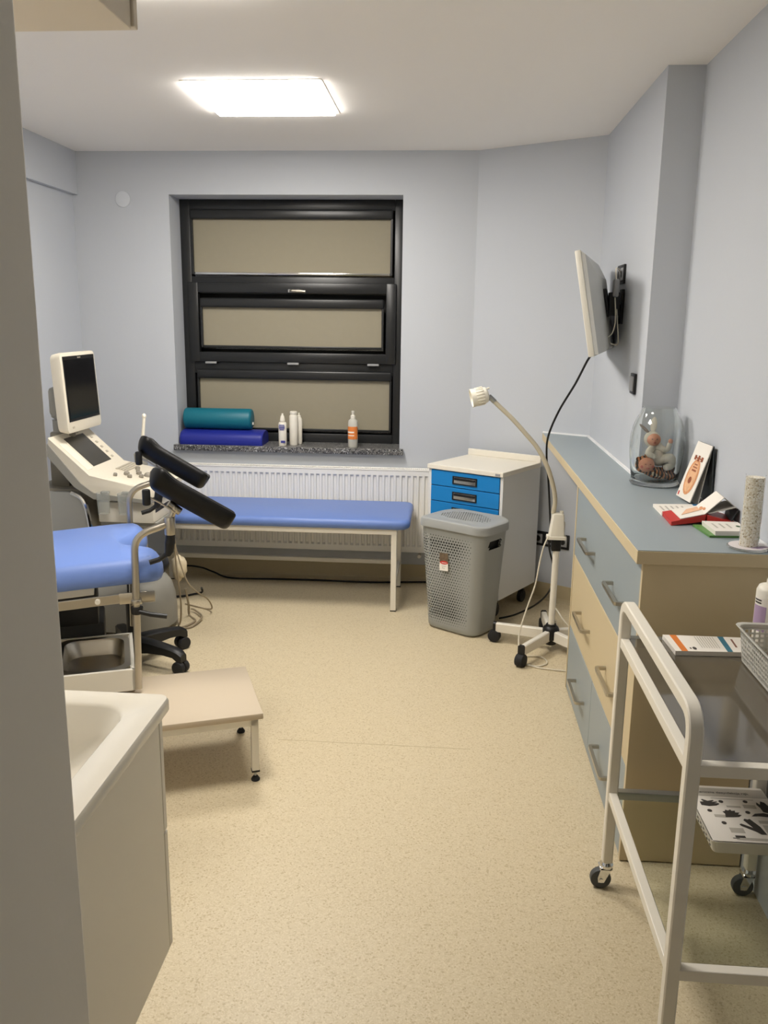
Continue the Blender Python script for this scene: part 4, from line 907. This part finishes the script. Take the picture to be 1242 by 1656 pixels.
def pole(t, s):
    """one leg support: bent steel pole, clamps, gutter shaped pad"""
    y = -.297 if s < 0 else .364; x = .16; dz = -.042 if s < 0 else -.012
    p = fillet([(x-.012, y, .275), (x-.004, y, .60), (x, y, .872+dz), (x+.105, y, .905+dz)], .085, 8)
    if s > 0: p = [Vector((q.x, q.y, q.z)) for q in p]
    pl = MB().tube(p, .0125, 14).obj('support_pole', STEEL, t)
    b = MB(); b.cyl((x-.003, y, .588), (x-.003, y, .606), .019, seg=18, bev=.003); b.box(x-.06, x+.06, y+.0155 if s < 0 else y-.022, y+.022 if s < 0 else y-.0155, .585, .625, .002); b.obj('rail_clamp', STEEL, pl)
    b = MB(); b.cyl((x-.003, y, .578), (x-.003, y, .552), .021, .019, seg=18, bev=.003); b.tube([(x-.003, y-.012, .565), (x+.04, y-.022, .553), (x+.095, y-.03, .543)], .0085, 10); b.obj('clamp_lever', BLACK, pl)
    ex = x+.108; ez = .905+dz
    b = MB(); b.cyl((ex+.012, y, ez-.035), (ex+.012, y, ez+.028), .0185, seg=20, bev=.002); b.obj('swivel_socket', STEEL, pl)
    b = MB(); b.cyl((ex+.012, y, ez-.036), (ex+.01, y, ez-.066), .016, .018, seg=14)
    b.loft([[(ex+a, y+c, z) for a, c in rrect(w, .026, .008, 3, dx, 0)] for z, w, dx in ((ez-.06, .034, .01), (ez-.095, .03, .006), (ez-.11, .022, -.002))]); b.tube([(ex+.004, y, ez-.1), (ex-.03, y, ez-.122), (ex-.062, y, ez-.13)], .009, 10); b.obj('swivel_lever', BLACK, pl)
    jc = Vector((ex+.03, y+.0, ez+.055))
    b = MB(); b.cyl((ex+.012, y, ez+.02), jc, .012, seg=14); b.sph(jc, .017); b.cyl(jc-Vector((.02, 0, -.02)), jc+Vector((.018, 0, -.012)), .014, seg=14); b.obj('ball_joint', STEEL, pl)
    b = MB(); b.tube([jc-Vector((.0, .015, .01)), jc+Vector((-.05, -.015, .028)), jc+Vector((-.10, -.015, .056))], .0035, 8); b.obj('release_rod', STEEL, pl)
    b = MB(); b.cyl(jc+Vector((-.092, -.015, .02)), jc+Vector((-.092, -.015, .075)), .014, seg=14, bev=.005); b.obj('release_knob', BLACK, pl)
    # pad: thick gutter along axis a, open towards n
    a = Vector((.82, -.16 if s < 0 else -.28, -.50)).normalized(); n = Vector((.42, .1, .9)); n = (n-a*n.dot(a)).normalized(); w = a.cross(n)
    c = jc+n*.062+a*(.018 if s < 0 else .0)-Vector((0, 0, 0 if s < 0 else .02)); rings = []
    L = .325; N = 22
    for k in range(N+1):
        u = k/N; q = c+a*(u-.46)*L
        ri, ro = .040, .066
        fl = math.exp(-((u-.10)/.10)**2); ri += .006*fl; ro += .010*fl
        e = 1
        if u < .12: e = math.sqrt(max(.06, 1-((.12-u)/.122)**2))
        if u > .93: e = .80+.20*math.sqrt(max(.0, 1-((u-.93)/.07)**2))
        q = q+n*.012*fl
        ring_ = []
        A0 = R(98); M_ = 12
        for i in range(M_+1):
            th = -A0+2*A0*i/M_; ring_.append((math.sin(th)*ri*(.3+.7*e), -math.cos(th)*ri*(.3+.7*e)))
        for i in range(M_+1):
            th = A0-2*A0*i/M_; ring_.append((math.sin(th)*ro*e, -math.cos(th)*ro*e))
        rings.append([q+w*x_+n*(z_+.02) for x_, z_ in ring_])
    pd_ = MB().loft(rings).obj('leg_pad', LEATHER, t, 70)
    md = pd_.modifiers.new('sub', 'SUBSURF'); md.levels = 1; md.render_levels = 1
exam_chair()

# ------------------------------------------------------------------ ultrasound machine
def ultrasound():
    ox, oy = -1.65, 4.08; t = thing('ultrasound_machine', 'beige ultrasound machine with tilted monitor and control panel', 'ultrasound machine', (ox, oy, 0))
    X = lambda x: x-ox
    # base with rounded front fender
    b = MB(); rings = []
    for z, e, k in ((.03, .0, 1), (.10, -.006, 1), (.17, .0, .97), (.225, .02, .9), (.26, .06, .78), (.272, .11, .6)):
        pts = []
        for i in range(25):
            a = -PI/2+PI*i/24; pts.append((.07+(.21*k)*math.cos(a)**.8 if abs(i-12) < 12 else .07, (.19-e*.5)*math.sin(a), z))
        pts += [(-.35+e, .19-e*.5, z), (-.35+e, -.19+e*.5, z)]; rings.append(pts)
    b.loft(rings); b.obj('base', USG, t, 50)
    b = MB(); b.loft([[(x, y, z) for x, y in rrect(w, d, .045, 5, -.22, 0)] for z, w, d in ((.26, .36, .33), (.55, .36, .33), (.70, .33, .31), (.74, .28, .28))]); b.obj('body', USD, t, 40)
    for y in (-.172, .172):
        b = MB(); pr = [(-.42, .42), (-.42, .70), (-.30, .735), (-.14, .735), (-.085, .70), (-.06, .60), (-.05, .45)]
        s = -1 if y < 0 else 1
        b.loft([[(p, y, z) for p, z in pr], [(p, y+.018*s, z) for p, z in pr]]); sp = b.obj('side_panel', SILVER, t, 40)
        b = MB(); q = [(x_, y+.02*s, z_) for x_, z_ in ((-.14, .735), (-.085, .70), (-.06, .60), (-.05, .45))]; b.tube(catmull(q, 5), .012, 8); b.obj('panel_edge', CHROME, sp)
    # neck and monitor
    b = MB(); b.box(-.30, -.20, -.07, .07, .72, .95, .02); b.cyl((-.25, 0, .93), (-.25, 0, 1.0), .06, seg=20, bev=.01); b.obj('neck', USD, t)
    b = MB(); b.cyl((-.25, -.0, 1.0), (-.25, 0, 1.06), .045, seg=20); b.cyl((-.255, 0, 1.06), (-.235, 0, 1.12), .05, seg=20, bev=.01); b.box(-.29, -.2, -.06, .06, 1.08, 1.22, .02); b.obj('monitor_arm', USG, t)
    mm = Matrix.Translation((X(-1.80), .02, 1.20)) @ Matrix.Rotation(R(-3), 4, 'Y')
    b = MB(); b.loft([[(z, x, y) for x, y in rrect(w, h, r, 5)] for z, w, h, r in ((-.065, .32, .30, .03), (-.05, .38, .365, .03), (-.012, .395, .38, .025), (0, .39, .375, .022), (.003, .375, .36, .018))], mtx=mm); mo = b.obj('monitor_shell', USB, t, 40)
    MB().box(.003, .0045, -.178, .178, -.135, .172, mtx=mm).obj('monitor_bezel', BLACK, mo, 0); MB().box(.0045, .0055, -.165, .165, -.122, .155, mtx=mm).obj('display', SCREEN, mo, 0)
    MB().box(.0045, .006, -.018, .018, .16, .166, mtx=mm).obj('bezel_mark', KNOBG, mo, 0); MB().box(.003, .005, -.15, -.13, -.168, -.158, mtx=mm).obj('power_button', KEY, mo, 0)
    # control panel: raised tablet section, then a flat keyboard
    prof = [(-1.868, 1.00), (-1.685, .832), (-1.40, .775), (-1.365, .762), (-1.365, .735), (-1.40, .722), (-1.67, .748), (-1.75, .80), (-1.875, .93)]
    rings = []
    for y, sc in ((-.235, .0), (-.228, 1), (.2, 1), (.21, .0)):
        rings.append([(X(x)+(0 if sc else (.008 if x < -1.6 else -.012)), y, z-(0 if sc else .006)) for x, z in prof])
    b = MB(); b.loft(rings); cp = b.obj('console', USB, t, 40)
    b = MB(); b.loft([[(X(x), y, z) for x, z in ((-1.868, .975), (-1.72, .79), (-1.66, .745), (-1.38, .715), (-1.38, .70), (-1.66, .715), (-1.75, .77), (-1.88, .925))] for y in (-.243, .215)]); b.obj('console_underside', USG, t, 40)
    d = Vector((.183, 0, -.168)).normalized(); nn = Vector((.168, 0, .183)).normalized(); o = Vector((X(-1.868), 0, 1.00))
    f = Matrix((d, Vector((0, 1, 0)), nn)).transposed().to_4x4(); f.translation = o
    MB().box(.03, .222, -.115, .105, .0, .0012, mtx=f).obj('touch_screen', SCREENG, cp, 0)
    b = MB()
    for k in range(5): b.box(.06+.035*k, .072+.035*k, .135, .155, 0, .004, .001, mtx=f)
    for k in range(6): b.box(.012, .02, -.04+.02*k, -.03+.02*k, 0, .003, mtx=f)
    b.obj('soft_keys', KEY, cp, 0)
    MB().box(.05, .23, -.20, -.14, 0, .002, .0005, mtx=f).obj('trim_strip', mat('console_trim', (232, 226, 210), .4), cp, 0)
    d2 = Vector((.285, 0, -.057)).normalized(); n2 = Vector((.057, 0, .285)).normalized(); g = Matrix((d2, Vector((0, 1, 0)), n2)).transposed().to_4x4(); g.translation = Vector((X(-1.685), 0, .832))
    b = MB()
    for r_ in range(4):
        for k in range(11): b.box(.05+.016*r_, .062+.016*r_, -.02+.0185*k, -.006+.0185*k, 0, .006, .001, mtx=g)
    kb = b.obj('keyboard', KEY, cp, 0); kb['kind'] = 'stuff'
    for px_, py_, r_ in ((.13, -.08, .015), (.17, -.02, .014), (.16, -.12, .012), (.13, .07, .013), (.20, -.07, .012), (.10, -.15, .010), (.215, .04, .012), (.15, .02, .010)):
        MB().cyl(g @ Vector((px_, py_, 0)), g @ Vector((px_, py_, .016)), r_, r_*.85, 18, .003).obj('knob', KNOBG, cp)
    MB().sph(g @ Vector((.215, -.02, .002)), .019).obj('trackball', KNOBG, cp)
    # clear probe holders on the near side
    for x in (-1.60, -1.50):
        b = MB(); b.lathe([(.024, 0), (.028, .10), (.030, .10), (.026, 0)], (X(x), -.275, .655), 20, cap=False); b.box(X(x)-.018, X(x)+.018, -.262, -.225, .745, .757, .002); b.obj('probe_holder', CLEARP, t, 50)
    b = MB(); b.lathe([(.03, 0), (.034, .06), (.037, .06), (.032, 0)], (X(-1.60), .245, .80), 20, cap=False); b.obj('probe_holder', USG, t, 50)
    # printer under the console
    pr = MB().box(X(-1.66), X(-1.39), -.2, .06, .595, .695, .006).obj('printer', WHITEP, t)
    MB().box(X(-1.40), X(-1.388), -.17, .03, .64, .66, .003).obj('paper_slot', DARKIN, pr, 0); MB().box(X(-1.58), X(-1.42), -.14, .0, .695, .715, .004).obj('paper_roll_cover', USG, pr)
    b = MB()
    for k in range(3): b.box(X(-1.391), X(-1.387), -.19+.02*k, -.18+.02*k, .675, .685)
    b.obj('printer_buttons', KNOBG, pr, 0); b = MB(); b.box(X(-1.66), X(-1.38), -.18, .1, .575, .595, .003); b.box(X(-1.75), X(-1.6), -.08, .08, .56, .60); b.obj('printer_shelf', USG, t, 0)
    for x, y in ((-.30, -.15), (-.30, .15), (.10, -.13), (.10, .13)):
        MB().cyl((x, y-.02, .04), (x, y+.02, .04), .04, seg=20, bev=.006).obj('caster', BLACK, t)
ultrasound()
t = thing('probe_wand', 'slim ivory ultrasound wand standing in holder by wall', 'probe', (-1.60, 4.325, .806))
MB().tube([(0, 0, .0), (.012, 0, .12), (.026, .0, .245)], .0085, 12).obj('shaft', IVORY, t); MB().sph((.0265, 0, .25), .011, 1, 1, 1.3).obj('tip', IVORY, t); MB().lathe([(.002, -.002), (.014, 0), (.016, .05), (.009, .07)], seg=16).obj('grip', IVORY, t)
# probes resting on the console
for k, (pts, l) in enumerate(((([(-1.50, 4.26, .815), (-1.44, 4.27, .812), (-1.39, 4.25, .80)]), 'pale probe lying on far edge of ultrasound console'),)):
    tag(MB().tube(catmull(pts, 5), .016, 12).obj('probe', USB), l, 'probe')

# ------------------------------------------------------------------ wheeled stool behind the chair
def stool():
    t = thing('wheeled_stool', 'black five-spoked wheeled stool base behind the examination chair', 'stool', (-1.412, 3.60, 0))
    MB().lathe([(.002, .06), (.045, .06), (.05, .075), (.045, .11), (.03, .13), (.028, .14)], seg=24).obj('hub', BLACK, t, 50)
    MB().lathe([(.026, .135), (.026, .30), (.016, .302), (.016, .44)], seg=20).obj('gas_column', BLACK, t, 50)
    MB().lathe([(.002, .43), (.10, .432), (.165, .445), (.175, .465), (.17, .49), (.15, .502), (.002, .506)], seg=36).obj('seat', LEATHER, t, 50)
    for a in (52, -20, 124, 196, 268):
        d = Vector((math.cos(R(a)), math.sin(R(a)), 0)); s = Vector((-d.y, d.x, 0)); rings = []
        for q, w, z0, z1 in ((.02, .032, .062, .132), (.10, .030, .075, .13), (.18, .027, .08, .122), (.235, .025, .075, .114), (.262, .024, .058, .106), (.28, .02, .058, .092)):
            rings.append([d*q+s*y+Vector((0, 0, z)) for y, z in ((-w, z0), (w, z0), (w, z1-.008), (w*.6, z1), (-w*.6, z1), (-w, z1-.008))])
        lg = MB().loft(rings).obj('leg', BLACK, t, 40)
        e = d*.262; b = MB(); b.cyl(e-s*.03+Vector((0, 0, .03)), e-s*.003+Vector((0, 0, .03)), .03, seg=20, bev=.006); b.cyl(e+s*.003+Vector((0, 0, .03)), e+s*.03+Vector((0, 0, .03)), .03, seg=20, bev=.006)
        b.cyl(e+Vector((0, 0, .028)), e+Vector((0, 0, .06)), .007); b.obj('caster', RUBBER, lg)
stool()

# ------------------------------------------------------------------ cables and small things on the floor
tag(MB().tube(catmull([(-1.68, 4.99, .06), (-1.52, 4.985, .055), (-1.42, 4.97, .03), (-1.30, 4.935, .006), (-1.0, 4.945, .006), (-.74, 4.95, .006), (-.44, 4.945, .006), (-.12, 4.985, .006), (.05, 4.98, .006)], 7), .0055, 8).obj('floor_cable', CABLEB), 'black cable lying along the skirting under the couch', 'cable')
tag(MB().tube(catmull([(-1.60, 4.50, .012), (-1.48, 4.557, .007), (-1.43, 4.60, .007), (-1.385, 4.60, .02), (-1.372, 4.555, .06)], 7), .006, 8).obj('plug_cable', CABLEB), 'short black cable curling up beside the ultrasound base', 'cable')
LD = ((([(-1.375, 3.98, .595), (-1.335, 4.0, .51), (-1.331, 4.0, .385), (-1.322, 4.0, .273), (-1.32, 4.02, .15), (-1.335, 4.05, .05), (-1.37, 4.12, .005), (-1.44, 4.3, .005)], .0045), 'taupe lead dropping straight down from the printer'),
      (([(-1.395, 4.15, .58), (-1.385, 4.15, .44), (-1.335, 4.15, .25), (-1.295, 4.17, .175), (-1.25, 4.25, .10), (-1.245, 4.31, .03), (-1.29, 4.36, .005), (-1.37, 4.40, .005), (-1.43, 4.43, .005)], .004), 'thin taupe lead swinging out wide from the printer'),
      (([(-1.352, 4.20, .17), (-1.345, 4.22, .08), (-1.354, 4.254, .006), (-1.297, 4.17, .006), (-1.312, 4.10, .006), (-1.335, 4.06, .006)], .006), 'thick brown lead coiled on floor at ultrasound fender'),
      (([(-1.36, 4.31, .02), (-1.335, 4.30, .016), (-1.27, 4.20, .016), (-1.285, 4.08, .006), (-1.33, 4.05, .006)], .005), 'brown lead lying in a loose floor loop'))
for (pts, r), l in LD: tag(MB().tube(catmull(pts, 7), r, 8).obj('probe_lead', CABLEG), l, 'cable', 'ultrasound leads hanging to the floor')
def bag():
    t = bmesh.new(); bmesh.ops.create_icosphere(t, subdivisions=3, radius=1)
    for v in t.verts:
        n = .12*math.sin(v.co.x*7+1)*math.cos(v.co.y*6)+.08*math.sin(v.co.z*11+v.co.x*4); v.co *= 1+n
        v.co.x *= .04; v.co.y *= .035; v.co.z *= .07
    b = MB(); b._add(t, Matrix.Translation((-1.425, 4.335, .245)))
    o = b.obj('hanging_bag', BAG, None, 60); tag(o, 'crumpled beige bag hanging at the front of ultrasound machine', 'bag')
bag()
